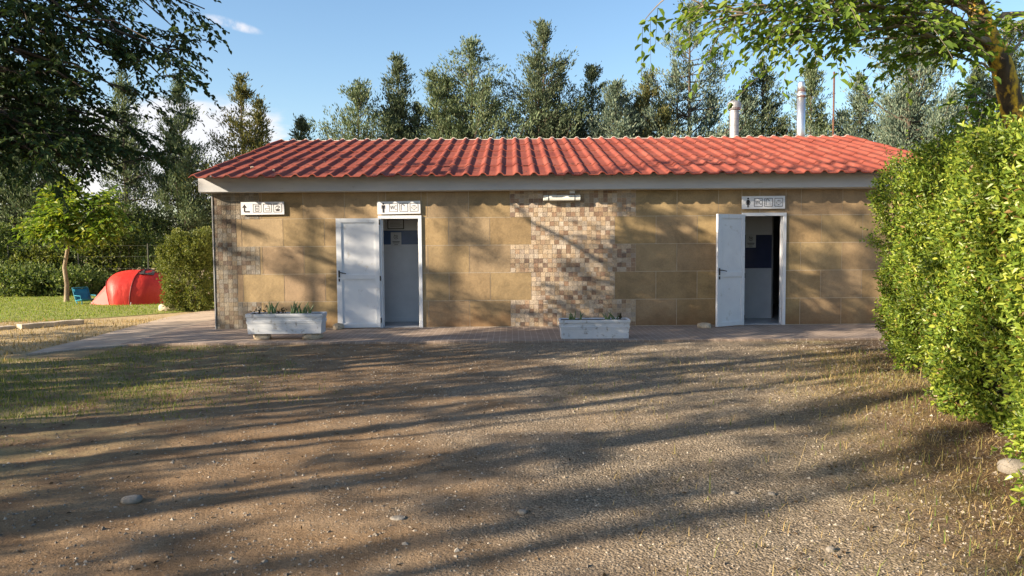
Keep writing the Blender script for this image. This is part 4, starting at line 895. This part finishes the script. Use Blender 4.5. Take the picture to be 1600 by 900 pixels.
# lichened elm at the right, behind the hedge
tb = at(1594, 215, 7.8); tt = at(1519, 0, 7.5); t2 = at(1490, -90, 7.4)
TR = [(tb.x + .35, 7.9, 0), (tb.x + .22, 7.9, 1.3), tuple(tb), tuple(at(1566, 105, 7.7)), tuple(tt), tuple(t2)]
tips = [(1046, -12, 6.8, .66), (1075, 20, 7, .66), (1120, 45, 7.2, .66), (1150, 20, 6.8, .64), (1205, 40, 7.3, .62), (1255, 50, 7, .62), (1215, -10, 7, .7), (1290, 10, 6.7, .66), (1330, 70, 7.3, .6), (1350, 30, 7, .64), (1400, 10, 7.4, .66),
        (1430, 85, 7.6, .57), (1465, 60, 7.6, .6), (1530, 160, 8.4, .5), (1590, 40, 8.3, .62), (1480, -5, 7.6, .74), (1400, -30, 7.2, .78), (1310, -40, 7, .78), (1180, -45, 7, .78), (1100, -40, 7, .75), (1640, 30, 8.2, .6), (1450, -60, 7.4, .88), (1560, -60, 8, .9), (1550, 215, 8.5, .48)]
elm('elm_tree', TR, [.14, .13, .118, .10, .085, .04], [lim(*t) for t in tips] + [(.8, (6.6, 8.5, 5.2)), (.7, (7.2, 7.6, 4.4)), (.95, (5, 8.8, 6)), (.9, (4, 6.6, 6))],
    43, M['leaf_elm'], M['lichen'], M['twig'], 'elm with yellow lichen on its leaning trunk behind the hedge', 'tree', 8, 3, .088, .30, 8, limb_r=.032, limb_m=M['palebark'])

# small bright tree on the lawn
tb = gnd(104, 472); c = at(118, 330, tb.y)
rs = np.random.RandomState(5)
TR = [(tb.x, tb.y, 0), (tb.x + .03, tb.y, .5), (tb.x - .02, tb.y, 1.0), (tb.x + .1, tb.y, 1.55), (tb.x + .16, tb.y, 2.0)]
lm = []
for px, py in ((35, 345), (50, 320), (75, 300), (105, 288), (135, 287), (165, 300), (195, 318), (205, 345), (185, 370), (150, 372), (70, 365), (45, 362), (120, 330), (150, 330), (85, 335), (110, 360), (100, 310), (150, 305)):
    p = at(118 + (px - 118) * .84, 335 + (py - 335) * .84, tb.y); lm.append((rs.uniform(.75, 1), (p.x, p.y + rs.uniform(-.7, .7), p.z)))
elm('young_tree', TR, [.075, .06, .055, .05, .03], lm, 47, M['leaf_young'], M['palebark'], M['twig'], 'small bright green tree with thin pale trunk on the lawn', 'tree', 9, 5, .16, .4, 6, spread=.75, limb_r=.035)

# off to the left, the row whose shade falls across the yard and the wall
SG = 'shade trees in a row beyond the left edge'
protos = []
for k, (H, Rr, sd, bs) in enumerate(((10.5, 1.35, 61, .42), (9.0, 1.25, 62, .25), (11.5, 1.5, 63, .3))):
    protos.append(conifer(0, 0, 20, 0, 'con_dark', 'shade tree in the row beyond the left edge of the yard', sd, .9, 3, .10, bs, asc=(-15, 30), cs=.62, group=SG, name='shade_tree', x=-18, H=H, Rr=Rr))
def dup(root, loc, rot, s):
    r_ = root.copy(); COL.objects.link(r_); r_.location = loc; r_.rotation_euler = (0, 0, rot); r_.scale = (s, s, s)
    for ch in list(root.children):
        c_ = ch.copy(); COL.objects.link(c_); c_.parent = r_
    return r_
SHADE = [(-12, 3.5, .3, 1.1), (-13.6, 7.0, 1.4, 1.0), (-15.5, 5.2, 2.2, 1.08), (-16.5, -3.4, 2.2, 1.0), (-14.0, -.6, 3.0, 1.0), (-18, 3, 1.1, 1.15), (-21, 6.4, 5.0, 1.0), (-16.5, 10.4, .9, 1.0), (-19, -6.5, .5, 1.0), (-13, 5.6, 3.3, 1.05), (-17.5, 8.2, 2.0, 1.0), (-13.2, 1.4, .7, 1.0), (-19.5, 4.6, 4.4, 1.15), (-16.2, 2.0, 5.2, 1.0), (-20, -.2, 1.2, 1.1), (-16.2, -1.6, 3.6, .95), (-17.6, 7.0, 2.9, 1.1)]
for i, (x, y, rz, s) in enumerate(SHADE):
    if i < 3: protos[i].location = (x, y, 0); protos[i].rotation_euler = (0, 0, rz); protos[i].scale = (s, s, s)
    else: dup(protos[i % 3], (x, y, 0), rz, s)

# ------------------------------------------------------------------ hedge, bush, thicket
def shoots(P, N, rs, ll, n_leaf=7, stem=.12, upb=.5, wr=(.42, .55)):
    """leafy shoot ends: opposite leaves climbing a short stem"""
    D = N * .75 + np.array([0, 0, upb]) + rs.normal(0, .42, P.shape); D /= np.linalg.norm(D, axis=1, keepdims=True)
    A = np.cross(D, rs.normal(0, 1, P.shape)); A /= (np.linalg.norm(A, axis=1, keepdims=True) + 1e-9); B = np.cross(D, A)
    LP, LD, LN = [], [], []; st = stem * rs.uniform(.6, 1.5, len(P))[:, None]
    for k in range(n_leaf):
        t = (k // 2) / max(1, (n_leaf - 1) // 2); ax = A if (k // 2) % 2 == 0 else B; sg = 1 if k % 2 == 0 else -1
        LP.append(P + D * st * t); LD.append(ax * sg * (1.0 - .45 * t) + D * (.55 + .5 * t) + rs.normal(0, .22, P.shape)); LN.append(D + rs.normal(0, .3, P.shape))
    P = np.concatenate(LP); n = len(P); L = ll * rs.uniform(.6, 1.25, n)
    return leaf_arrays(P, np.concatenate(LD), np.concatenate(LN), L, L * rs.uniform(*wr, n), .18, .14)
A = Vector((2.95, 3.7, 0)); B = Vector((5.38, 10.9, 0)); ax = (B - A).normalized(); nl = Vector((-ax.y, ax.x, 0)); Lh = (B - A).length
TH = 1.9
def hedge_bulge(u, z):
    return .16 * np.sin(u * 2.1 + 1.2) * np.sin(z * 1.9 + .6) + .10 * np.sin(u * 4.7 + z * 2.3) + .07 * np.sin(u * 9.1 - z * 6.7) - .22 * np.clip(.5 - z, 0, 1) - .16 * np.clip((z - 2.1), 0, 1)
def hedge_top(u): return 2.20 + .08 * np.sin(u * 1.7 + .4) + .07 * np.sin(u * 4.3) + .05 * u
rs = np.random.RandomState(77); vx = np.array(ax); vn = np.array(nl); vA = np.array(A)
Ps, Ns = [], []
n = 15500; u = rs.uniform(0, Lh, n); z = .06 + rs.uniform(0, 1, n) * (hedge_top(u) - .06); dn = np.sin(u * 6.3 + z * 4.1) * np.sin(z * 7.7 - u * 3.3 + 1) + .6 * np.sin(u * 13.7 - z * 9.1) + .8 * rs.normal(0, .5, n); kp = dn > -.85; u, z = u[kp], z[kp]; n = len(u); dep = hedge_bulge(u, z) - rs.exponential(.09, n)
Ps.append(vA + vx * u[:, None] + vn * dep[:, None] + np.stack([0*u, 0*u, z], -1)); Ns.append(np.repeat(vn[None], n, 0))
n = 3800; u = rs.uniform(0, Lh, n); w = rs.uniform(0, TH, n); zt = hedge_top(u) + .06 * np.sin(w * 5 + u * 3) - rs.exponential(.07, n) + rs.gamma(1.2, .05, n)
Ps.append(vA + vx * u[:, None] - vn * w[:, None] + np.stack([0*u, 0*u, zt], -1)); Ns.append(np.repeat(np.array([[0, 0, 1.]]), n, 0))
for end, sg in ((0, -1), (Lh, 1)):
    n = 5200 if sg < 0 else 2600; w = rs.uniform(0, TH, n); z = .1 + rs.uniform(0, 1, n) * 2.3; d_ = .12 * np.sin(w * 4 + z * 2.2) - rs.exponential(.08, n)
    Ps.append(vA + vx * (end + sg * d_)[:, None] - vn * w[:, None] + np.stack([0*w, 0*w, z], -1)); Ns.append(np.repeat((vx * sg)[None], n, 0))
hedge = empty('hedge', (4.6, 7.5, 0), 'tall bright green clipped hedge along the right side of the yard', 'hedge')
V, F = shoots(np.concatenate(Ps), np.concatenate(Ns), rs, .049, 8, .10)
link('foliage', np_mesh('foliage', V, F), M['leaf_hedge'], hedge)
# loose longer shoots breaking the outline
n = 260; u = rs.uniform(0, Lh, n); w = rs.uniform(-.05, TH * .7, n) ** 1.0; P0 = vA + vx * u[:, None] - vn * w[:, None] + np.stack([0*u, 0*u, hedge_top(u) - .03], -1)
dirs = np.array([0, 0, 1.]) + rs.normal(0, .35, (n, 3)); Ls = rs.uniform(.1, .34, n)
LP, LD, LN, tw = [], [], [], []
for i in range(n):
    m = int(Ls[i] / .035); t = np.linspace(.1, 1, m)[:, None]; Q = P0[i] + dirs[i] * Ls[i] * t + np.array([0, 0, -.05]) * t * t; tw.append(np.stack([P0[i], Q[m // 2], Q[-1]]))
    sd = unit(np.cross(dirs[i], rs.normal(0, 1, 3))); sg = np.where(np.arange(m) % 2, 1., -1.)[:, None]
    LP.append(Q); LD.append(dirs[i] * .7 + sd * sg + rs.normal(0, .2, (m, 3))); LN.append(dirs[i] + rs.normal(0, .4, (m, 3)))
P = np.concatenate(LP); L = .050 * rs.uniform(.6, 1.2, len(P)); V, F = leaf_arrays(P, np.concatenate(LD), np.concatenate(LN), L, L * .5)
link('top_shoots', np_mesh('top_shoots', V, F), M['leaf_hedge'], hedge)
st = []
for i in range(420):
    u = rs.uniform(.1, Lh - .1); w = rs.uniform(.22, .55) if i < 300 else rs.uniform(.15, TH - .1); b0 = vA + vx * u - vn * w; e = b0 + vn * (rs.uniform(-.30, -.02) if i < 300 else rs.uniform(-.1, .1)) + vx * rs.normal(0, .15) + np.array([0, 0, rs.uniform(1.2, 2.2)]); st.append(bez(b0, (b0 + e) / 2 + rs.normal(0, .08, 3), e, 6))
link('stems', np_mesh('stems', *np_tubes(st + tw, [np.linspace(.014, .005, 6)] * len(st) + [[.003, .002, .001]] * len(tw), 4)), M['twig'], hedge)
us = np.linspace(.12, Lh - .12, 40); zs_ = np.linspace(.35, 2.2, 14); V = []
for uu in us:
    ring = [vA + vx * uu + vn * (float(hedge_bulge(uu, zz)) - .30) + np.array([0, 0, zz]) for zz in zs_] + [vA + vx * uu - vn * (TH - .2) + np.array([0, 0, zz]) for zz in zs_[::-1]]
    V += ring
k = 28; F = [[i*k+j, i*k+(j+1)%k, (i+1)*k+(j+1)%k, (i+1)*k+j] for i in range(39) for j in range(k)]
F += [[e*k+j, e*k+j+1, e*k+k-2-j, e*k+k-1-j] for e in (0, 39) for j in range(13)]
link('solid_core', np_mesh('solid_core', V, F), M['hedgecore'], hedge)  # dark filler added behind the leaves so no light shows through gaps

def bush(name, c, rx, ry, h, n, ll, mat, seed, label, cat='bush', group=None, flat=.0, stems=14):
    rs = np.random.RandomState(seed); root = empty(name, c, label, cat, group); c = np.array(c, float)
    d = rs.normal(0, 1, (n, 3)); d[:, 2] = np.where(rs.rand(n) < .35, -np.abs(d[:, 2]), np.abs(d[:, 2])); d /= np.linalg.norm(d, axis=1, keepdims=True)
    lump = 1 + .13 * np.sin(d[:, 0] * 5 + seed) * np.cos(d[:, 2] * 6 + d[:, 1] * 4) + .06 * np.sin(d[:, 0] * 13 + d[:, 2] * 11)
    r_ = lump * (1 - np.minimum(rs.exponential(.12, n), .8))
    q = np.sign(d) * np.abs(d) ** .75
    P = c + q * r_[:, None] * np.array([rx, ry, h * .47]) * 1.1 + np.array([0, 0, h * .49]); P[:, 2] = np.maximum(P[:, 2], .06)
    V, F = shoots(P, d, rs, ll, 6, ll * 1.8, .45)
    link('foliage', np_mesh('foliage', V, F), mat, root)
    L = []
    for i in range(stems):
        a = rs.uniform(0, 6.28); e = c + np.array([math.cos(a) * rx * .7, math.sin(a) * ry * .7, h * rs.uniform(.5, .9)]); b0 = c + np.array([math.cos(a) * rx * .25, math.sin(a) * ry * .25, 0]); L.append(bez(b0, (b0 + e) / 2 + rs.normal(0, .05, 3), e, 6))
    link('stems', np_mesh('stems', *np_tubes(L, [np.linspace(.02, .006, 6)] * stems, 5)), M['twig'], root)
    return root
bush('rounded_bush', (at(302, 480, 18.9).x, 18.9, 0), .57, .62, 1.86, 5200, .058, M['leaf_bush'], 81, 'rounded yellowish green bush between the red tent and the toilet block')
UG = 'thicket shrubs along the fence'
tl_ = ['low leafy shrub in the thicket left of the bare trunk at the left edge', 'dense shrub of the thicket between the two trunks at the left edge', 'sunlit pale shrub behind the small bright tree', 'tall shrub behind the blue chair', 'upright shrub between the blue chair and the tent', 'dark shrub right behind the red tent', 'dark shrub behind the rounded bush', 'low shrub of the thicket in front of the fence by the left edge trunk', 'low weedy shrub in front of the fence beside the bright tree']
for i, (px, Y, w, h, mt) in enumerate(((-25, 26.6, 1.3, 2.3, 'shade_leaf'), (48, 26.8, 1.1, 2.4, 'shade_leaf'), (70, 26.3, .8, 1.4, 'leaf_bush'), (135, 26.8, .9, 1.9, 'shade_leaf'), (170, 26.6, .7, 2.2, 'leaf_bush'), (215, 28, 1.2, 2.6, 'shade_leaf'), (270, 29, 1.5, 2.6, 'shade_leaf'), (25, 25.2, 1.1, .8, 'shade_leaf'), (95, 25.3, 1.2, .7, 'shade_leaf'))):
    p = at(px, 450, Y); bush('thicket_shrub', (p.x, Y, 0), w, w * .7, h, 850, .12, M[mt], 90 + i, tl_[i], 'shrub', UG, stems=7)
# far wood closing the view: one mass of crowns
rs = np.random.RandomState(3); n = 15000
xw = rs.uniform(-75, 75, n); hh = 3.4 + 1.1 * np.sin(xw * .31) + .8 * np.sin(xw * .83 + 1) + .5 * np.sin(xw * 2.1)
P = np.stack([xw, 56 + rs.uniform(0, 7, n), rs.uniform(0, 1, n) ** .8 * hh], -1)
V, F = quad_arrays(P, rs.normal(0, 1, (n, 3)), rs.normal(0, 1, (n, 3)), rs.uniform(.5, 1.0, n), rs.uniform(.4, .8, n))
tag(link('far_wood', np_mesh('far_wood', V, F), M['shade_leaf']), 'far dark belt of trees closing the view low behind everything', 'wood', kind='stuff')

# ------------------------------------------------------------------ lawn things: fence, tent, chair, kerbs, rocks
fx0, fx1, FY = -24.0, -7.6, 25.9
fr = empty('wire_fence', ((fx0 + fx1) / 2, FY, 0), 'thin wire fence on slim posts in front of the thicket', 'fence')
xsf = np.arange(fx0, fx1 + .1, 2.35)
for x in xsf:
    mb = MB(); mb.tube([(x, FY, 0), (x, FY, 1.68)], .022, 8); mb.build('post', M['wire'], fr)
mb = MB()
for z in (.08, .45, .85, 1.25, 1.62): mb.tube([(fx0, FY, z), (fx1, FY, z)], .004, 4)
for x in np.arange(fx0, fx1, .3): mb.tube([(x, FY + .01, .05), (x, FY + .01, 1.62)], .0025, 3)
mb.build('wire', M['wire'], fr)

def tent():
    Y0 = 21.0; xl, xr = at(162, 470, Y0).x, at(264, 470, Y0).x; L = xr - xl; D = 1.5; zt = at(208, 421, Y0).z
    root = empty('pop_up_tent', ((xl + xr) / 2, Y0 + .5, 0), 'red pop-up tent with wrinkled fabric on the lawn', 'tent')
    prof = [(-.02, .50, .42), (.0, .66, .60), (.03, .80, .75), (.12, 1.08, .92), (.30, 1.20, .985), (.42, 1.2, .97), (.52, 1.18, .985), (.60, 1.12, .97), (.70, 1.05, .90), (.85, .85, .66), (.96, .6, .33), (1.05, .4, .05)]
    n = 22; rows = []
    for t, wd_, hf in prof:
        sk = .35 * (t - .5); r_ = []
        for i in range(n + 1):
            a = math.pi * i / n; ca, sa = math.cos(a), math.sin(a)
            wr = .012 * math.sin(i * 3.1 + t * 17) * (1 if 0 < i < n else 0)
            r_.append((xl + L * t + .22 * (1 - sa) * (1 if t < .3 else -.3 if t < .6 else 0), Y0 + .55 + sk - D / 2 * wd_ * math.copysign(abs(ca) ** .85, ca) + wr, max(0, zt * hf * (abs(sa) ** .8) + wr)))
        rows.append(r_)
    V = np.array(rows).reshape(-1, 3); k = n + 1
    F = [[i*k+j, (i+1)*k+j, (i+1)*k+j+1, i*k+j+1] for i in range(len(prof)-1) for j in range(n)]
    o = link('canopy', np_mesh('canopy', V, F, True), M['tent'], root); ss = o.modifiers.new('s', 'SUBSURF'); ss.levels = 1; ss.render_levels = 2
    for ri in (2, 6):
        mb = MB(); mb.tube([(p[0], p[1] - .005, p[2] + .006) for p in rows[ri]], .013, 6, False); mb.build('hoop', M['tentpole'], root, smooth=True)
    # end wall and little apron on the left, ground sheet
    mb = MB(); r0 = rows[0]; mb.add(r0 + [((r0[0][0] + r0[-1][0]) / 2, Y0 + .4, 0)], [(j, j+1, n+1) for j in range(n)]); mb.build('end_wall', M['tent'], root)
    f = [r0[1], (xl - .32, Y0 + .05, 0.01), (r0[9][0], r0[9][1], r0[9][2] * .9)]
    q = r0[0]; mb = MB(); ol = [(xl - .36, Y0 - .05, .01), (xl + .25, Y0 - .22, .01), (xl + .14, Y0 + .02, zt * .50), (xl + .02, Y0 + .1, zt * .55)]
    mb.add(ol + [(x, y + .03, z) for x, y, z in ol], [(0,1,2,3), (7,6,5,4), (0,4,5,1), (1,5,6,2), (2,6,7,3), (3,7,4,0)]); mb.build('door_flap', M['tent2'], root)
    mb = MB(); mb.prism([(xl, Y0 + .0), (xr + .05, Y0 + .1), (xr + .05, Y0 + 1.0), (xl, Y0 + 1.0)], .014, .02, lambda u, v, d: (u, v, d)); mb.build('ground_sheet', M['greystone'], root)
    p = at(234, 424, Y0 + .3)                              # dark cloth vent at the top
    mb = MB(); pts = []
    for i, (t, j) in enumerate(((6.3, 7), (6.3, 10), (6.3, 12), (8.2, 12), (7.9, 10), (8.1, 8.4), (7.1, 7.4))):
        i0 = int(t); a_, b_ = Vector(rows[i0][int(j)]), Vector(rows[i0 + 1][int(j)]); v = a_.lerp(b_, t - i0); pts.append((v.x, v.y - .02, v.z + .02))
    mb.add(pts, [tuple(range(7))]); mb.add([(x, y + .01, z - .008) for x, y, z in pts], [tuple(range(6, -1, -1))]); mb.build('vent_cover', M['iron'], root)
    for (x, y) in ((xl - .3, Y0 - .08), (xr - .05, Y0 - .05), (xl + .9, Y0 - .35)):
        mb = MB(); mb.tube([(x, y, 0), (x + .02, y, .09)], .008, 5); mb.build('peg', M['sign'], root)
tent()
def chair():
    Yc = 21.3; a = at(113, 470, Yc); w = .50; x0 = a.x + .08
    root = empty('beach_chair', (x0 + .3, Yc, 0), 'low blue folding beach chair beside the red tent', 'chair')
    Mx = Matrix.Translation((x0 + .3, Yc, 0)) @ Matrix.Rotation(R(52), 4, 'Z') @ Matrix.Scale(.78, 4)
    def T(*p): return Mx @ Vector(p)
    def sheet(name, pr):
        mb = MB(); k = 6; vs = []
        for (y, z) in pr:
            for i in range(k + 1): u = -w/2 + w * i / k; vs.append(T(u, y, z - .02 * math.cos(math.pi * u / w)))
        m = len(pr); fs = [(i*(k+1)+j, i*(k+1)+j+1, (i+1)*(k+1)+j+1, (i+1)*(k+1)+j) for i in range(m-1) for j in range(k)]
        mb.add(vs, fs); o = mb.build(name, M['chair'], root, smooth=True); s_ = o.modifiers.new('s', 'SOLIDIFY'); s_.thickness = .01
    sheet('seat', [(-.28, .18), (-.1, .14), (.08, .12), (.2, .13)]); sheet('backrest', [(.2, .15), (.28, .28), (.36, .42), (.43, .55)])
    for s in (-1, 1):
        x = s * (w / 2 + .012)
        mb = MB(); mb.tube([T(x, .45, .58), T(x, .2, .14), T(x, .05, .01)], .012, 6); mb.build('back_frame', M['chair'], root)
        mb = MB(); mb.tube([T(x, -.3, .0), T(x, -.3, .19), T(x, .22, .13)], .012, 6); mb.build('leg', M['chair'], root)
        mb = MB(); mb.box((x - .02, -.22, .30), (x + .02, .30, .32), Mx); mb.tube([T(x, -.2, .3), T(x, -.2, .18)], .01, 6); mb.build('armrest', M['chair'], root)
    for nm, y, z in (('crossbar', .45, .58), ('crossbar', .05, .012), ('crossbar', -.3, .19)):
        mb = MB(); mb.tube([T(-w/2 - .012, y, z), T(w/2 + .012, y, z)], .011, 6); mb.build(nm, M['chair'], root)
chair()
def kerb_block(px0, py0, px1, py1, w, h, label):
    a, b = gnd(px0, py0), gnd(px1, py1); d = (b - a); L = d.length; ang = math.atan2(d.y, d.x); Mx = Matrix.Translation((a + b) / 2) @ Matrix.Rotation(ang, 4, 'Z')
    mb = MB(); k = 10; vs = []; rr = random.Random(int(px0 + 7))
    for i in range(k + 1):
        u = -L/2 + L * i / k
        for y, z in ((-w/2, -.02), (w/2, -.02), (w/2, h), (-w/2, h)): vs.append(Mx @ Vector((u, y + rr.uniform(-.008, .008), z + (rr.uniform(-.008, .006) if z > 0 else 0))))
    fs = [(i*4+j, i*4+(j+1)%4, i*4+4+(j+1)%4, i*4+4+j) for i in range(k) for j in range(4)] + [(3,2,1,0), tuple(k*4+j for j in range(4))]
    mb.add(vs, fs); tag(mb.build('kerb_block', M['kerb'], org=tuple((a + b) / 2), bevel=.012), label, 'kerb', 'kerb blocks lying on the dry grass')
kerb_block(30, 514, 128, 505.5, .24, .09, 'long pale kerb block lying on the dry grass, whole in view')
kerb_block(-70, 522, 20, 513, .24, .06, 'low kerb block cut by the left edge of the photo')
p = gnd(263, 487); rough_stone('rock', (p.x + .02, p.y + .15, 0), (.30, .17, .13), 14, M['stone'], 'long pale block of stone at the foot of the rounded bush', 'rock', None, .16)
p = gnd(1568, 742); rough_stone('rock', (p.x + .12, p.y + .06, float(ground_h(p.x, p.y)) - .02), (.11, .085, .07), 16, M['greystone'], 'large smooth grey rock at the foot of the hedge, nearest the camera', 'rock', None, .12)
p = gnd(1462, 648); rough_stone('rock', (p.x + .10, p.y, float(ground_h(p.x, p.y)) - .02), (.13, .07, .08), 17, M['stone'], 'pale stone half hidden under the hedge leaves', 'rock', None, .2)
SGp = 'loose stones on the yard'
for px, py, s, lab, sd in ((206, 776, (.065, .048, .030), 'largest grey stone lying on the brown earth at the left', 20), (622, 806, (.05, .038, .008), 'flat pale stone pressed in the yard below the middle', 21), (1298, 852, (.027, .022, .018), 'white rounded pebble at the lower right of the yard', 22), (1206, 768, (.026, .022, .014), 'small grey pebble on the gravel right of the middle', 23), (1146, 766, (.022, .018, .015), 'white pebble close left of the small grey one', 24), (816, 800, (.03, .024, .016), 'tan pebble near the bottom middle of the yard', 25)):
    p = gnd(px, py); rough_stone('loose_stone', (p.x, p.y, float(ground_h(p.x, p.y)) - .004), s, sd, M['greystone'], lab, 'stone', SGp, .18, 2)

# ------------------------------------------------------------------ gravel, grass and litter (uncountable)
rs = np.random.RandomState(11)
def scatter(n, x0, x1, y0, y1, fn, pw=1.0):
    x = rs.uniform(x0, x1, n); y = y0 + (y1 - y0) * rs.uniform(0, 1, n) ** pw; k = rs.rand(n) < fn(x, y); return x[k], y[k]
def pebbles(x, y, s, name, mat, label, cat):
    n = len(x); base = np.array([(1,0,0),(0,1,0),(-1,0,0),(0,-1,0),(0,0,.75),(0,0,-.4)], float); tri = np.array([(0,1,4),(1,2,4),(2,3,4),(3,0,4),(1,0,5),(2,1,5),(3,2,5),(0,3,5)])
    a = rs.uniform(0, 6.28, n); jit = rs.uniform(.6, 1.4, (n, 6, 1)); V = base[None] * jit * s[:, None, None]
    V[..., :2] *= rs.uniform(.7, 1.3, (n, 1, 2)); c, d = np.cos(a)[:, None], np.sin(a)[:, None]
    X = V[..., 0] * c - V[..., 1] * d; Yv = V[..., 0] * d + V[..., 1] * c
    V = np.stack([X + x[:, None], Yv + y[:, None], V[..., 2] + ground_h(x, y)[:, None]], -1)
    F = (np.arange(n)[:, None, None] * 6 + tri[None]).reshape(-1, 3)
    return tag(link(name, np_mesh(name, V.reshape(-1, 3), F), mat), label, cat, kind='stuff')
def gr_mask(x, y): return np.clip(.18 + .55 * (sines(x * .9, y * .9, 21) * .5 + .35 + .12 * x), .05, 1) * np.where(x > .52 * y + 1.2, .25, 1)
x, y = scatter(230000, -6, 6, 3.0, 12.2, gr_mask, 1.5)
k = np.abs(x) < .72 * y + .4; x, y = x[k], y[k]
pebbles(x, y, rs.gamma(2.0, .0018, len(x)).clip(.0022, .016) * (1 + .03 * y), 'gravel', M['pebble'], 'loose gravel and small pebbles over the yard', 'gravel')
def blade_stuff(name, x, y, h, mat, label, cat, lean=.5, w=.005, z=None):
    n = len(x); a = rs.uniform(0, 6.28, n); l = h * rs.uniform(.1, 1, n) * lean; sd = np.stack([-np.sin(a), np.cos(a), 0 * a], -1); dr = np.stack([np.cos(a), np.sin(a), 0 * a], -1)
    z0 = ground_h(x, y) if z is None else np.full(n, z); P = np.stack([x, y, z0 - .004], -1); ww = (w * rs.uniform(.6, 1.3, n))[:, None]; Z = np.array([0, 0, 1.])
    m_ = P + dr * (l * .35)[:, None] + Z * (h * .62)[:, None]; t_ = P + dr * l[:, None] + Z * (h * np.where(lean > 1, .70, 1.0))[:, None]
    V = np.stack([P - sd * ww, P + sd * ww, m_ + sd * ww * .7, m_ - sd * ww * .7, t_ + sd * ww * .12, t_ - sd * ww * .12], 1)
    F = np.concatenate([np.arange(n)[:, None] * 6 + np.array([[0, 1, 2, 3]]), np.arange(n)[:, None] * 6 + np.array([[3, 2, 4, 5]])])
    return tag(link(name, np_mesh(name, V.reshape(-1, 3), F), mat), label, cat, kind='stuff')
# short worn grass at the left of the yard
def m1(x, y): return np.clip(sines(x * 2, y * 2.4, 31) * .9 + .15 + .28 * (-x - 4.0), 0, 1) * np.clip((y - 4.0) / 3, .12, 1)
x, y = scatter(100000, -8.6, -1.6, 3.2, 12.1, m1); k = ~((y > 10.9) & (x < -6.2)); x, y = x[k], y[k]
blade_stuff('yard_grass', x, y, rs.gamma(3, .010, len(x)).clip(.012, .11), M['grass'], 'short worn green grass at the left of the yard', 'grass', .9, .0035)
# dry grass verge left of the path
def inpath(x, y): return (x > -7.6 + .0 * y) | ((y < 13.6) & (x > -9.6 + (13.6 - y) * .2) & (y < 11.3 + (x + 9.4) * 1.0))
x, y = scatter(42000, -20, -7.1, 10.2, 16.6, lambda x, y: np.clip(.55 + .6 * sines(x * 1.6, y * 1.6, 33), .1, 1)); k = ~((x > -7.4) & (y > 11)); x, y = x[k], y[k]
blade_stuff('dry_grass', x, y, rs.gamma(3, .014, len(x)).clip(.015, .12), M['straw'], 'straw coloured dry grass between the lawn and the path', 'grass', 1.0, .006)
x, y = scatter(70000, -24, -7.5, 16.0, 24.6, lambda x, y: np.clip(.8 + .4 * sines(x, y, 35), .2, 1)); k = (y > 16.2) & ~((x > -9.4) & (y < 17.0 + (x + 9.4) * .9)); x, y = x[k], y[k]
blade_stuff('lawn_grass', x, y, rs.gamma(4, .007, len(x)).clip(.01, .07), M['lawn'], 'green mown grass of the lawn around the tent', 'grass', .7, .008, .01)
# straw and weeds at the foot of the hedge and the lower right corner
def m3(x, y):
    d = x - (.27 * (y - 4.2) + 3.55); return np.clip(np.exp(-((d + .55) / .8) ** 2) * .8 + .25 * sines(x * 2.2, y * 2.2, 37), 0, 1) * (d < .5)
x, y = scatter(80000, .6, 5.4, 3.0, 11.2, m3)
blade_stuff('straw', x, y, rs.gamma(1.8, .017, len(x)).clip(.01, .20), M['straw'], 'straw and dry weeds along the foot of the hedge', 'grass', 3.0, .0024)
x, y = scatter(5200, .8, 5.0, 3.0, 10.8, m3)
blade_stuff('weeds', x, y, rs.gamma(3, .018, len(x)).clip(.02, .16), M['grass'], 'thin green weeds among the straw by the hedge', 'weeds', .8, .003)
x, y = scatter(160, 1.0, 5.0, 3.0, 10.8, m3)
blade_stuff('long_straw', x, y, rs.uniform(.12, .34, len(x)), M['straw'], 'long bent dry stalks near the hedge', 'grass', 1.1, .0026)
# sparse green tufts over the gravel
def m4(x, y): return (sines(x * 3.1, y * 3.1, 39) > .62) * .55 * np.clip((y - 3.5) / 6, .08, 1)
x, y = scatter(52000, -5, 5.5, 3.2, 12.2, m4)
blade_stuff('sparse_grass', x, y, rs.gamma(3, .006, len(x)).clip(.006, .05), M['grass'], 'sparse flattened grass tufts over the gravel', 'grass', 1.4, .003)
# dead leaves and chips
x, y = scatter(9000, -6, 5.4, 3.0, 12, lambda x, y: np.clip(.10 + .06 * np.abs(x) / 3 + .9 * np.exp(-((x - .34 * y - 1.3) / .7) ** 2), 0, 1), 1.2); n = len(x)
P = np.stack([x, y, ground_h(x, y) + .006], -1); D = rs.normal(0, 1, (n, 3)); D[:, 2] *= .2; L = rs.uniform(.012, .04, n)
V, F = leaf_arrays(P, D, np.array([0, 0, 1.]) + rs.normal(0, .3, (n, 3)), L, L * rs.uniform(.3, .6, n))
tag(link('leaf_litter', np_mesh('leaf_litter', V, F), M['litter']), 'dead brown leaves scattered over the yard', 'leaf litter', kind='stuff')
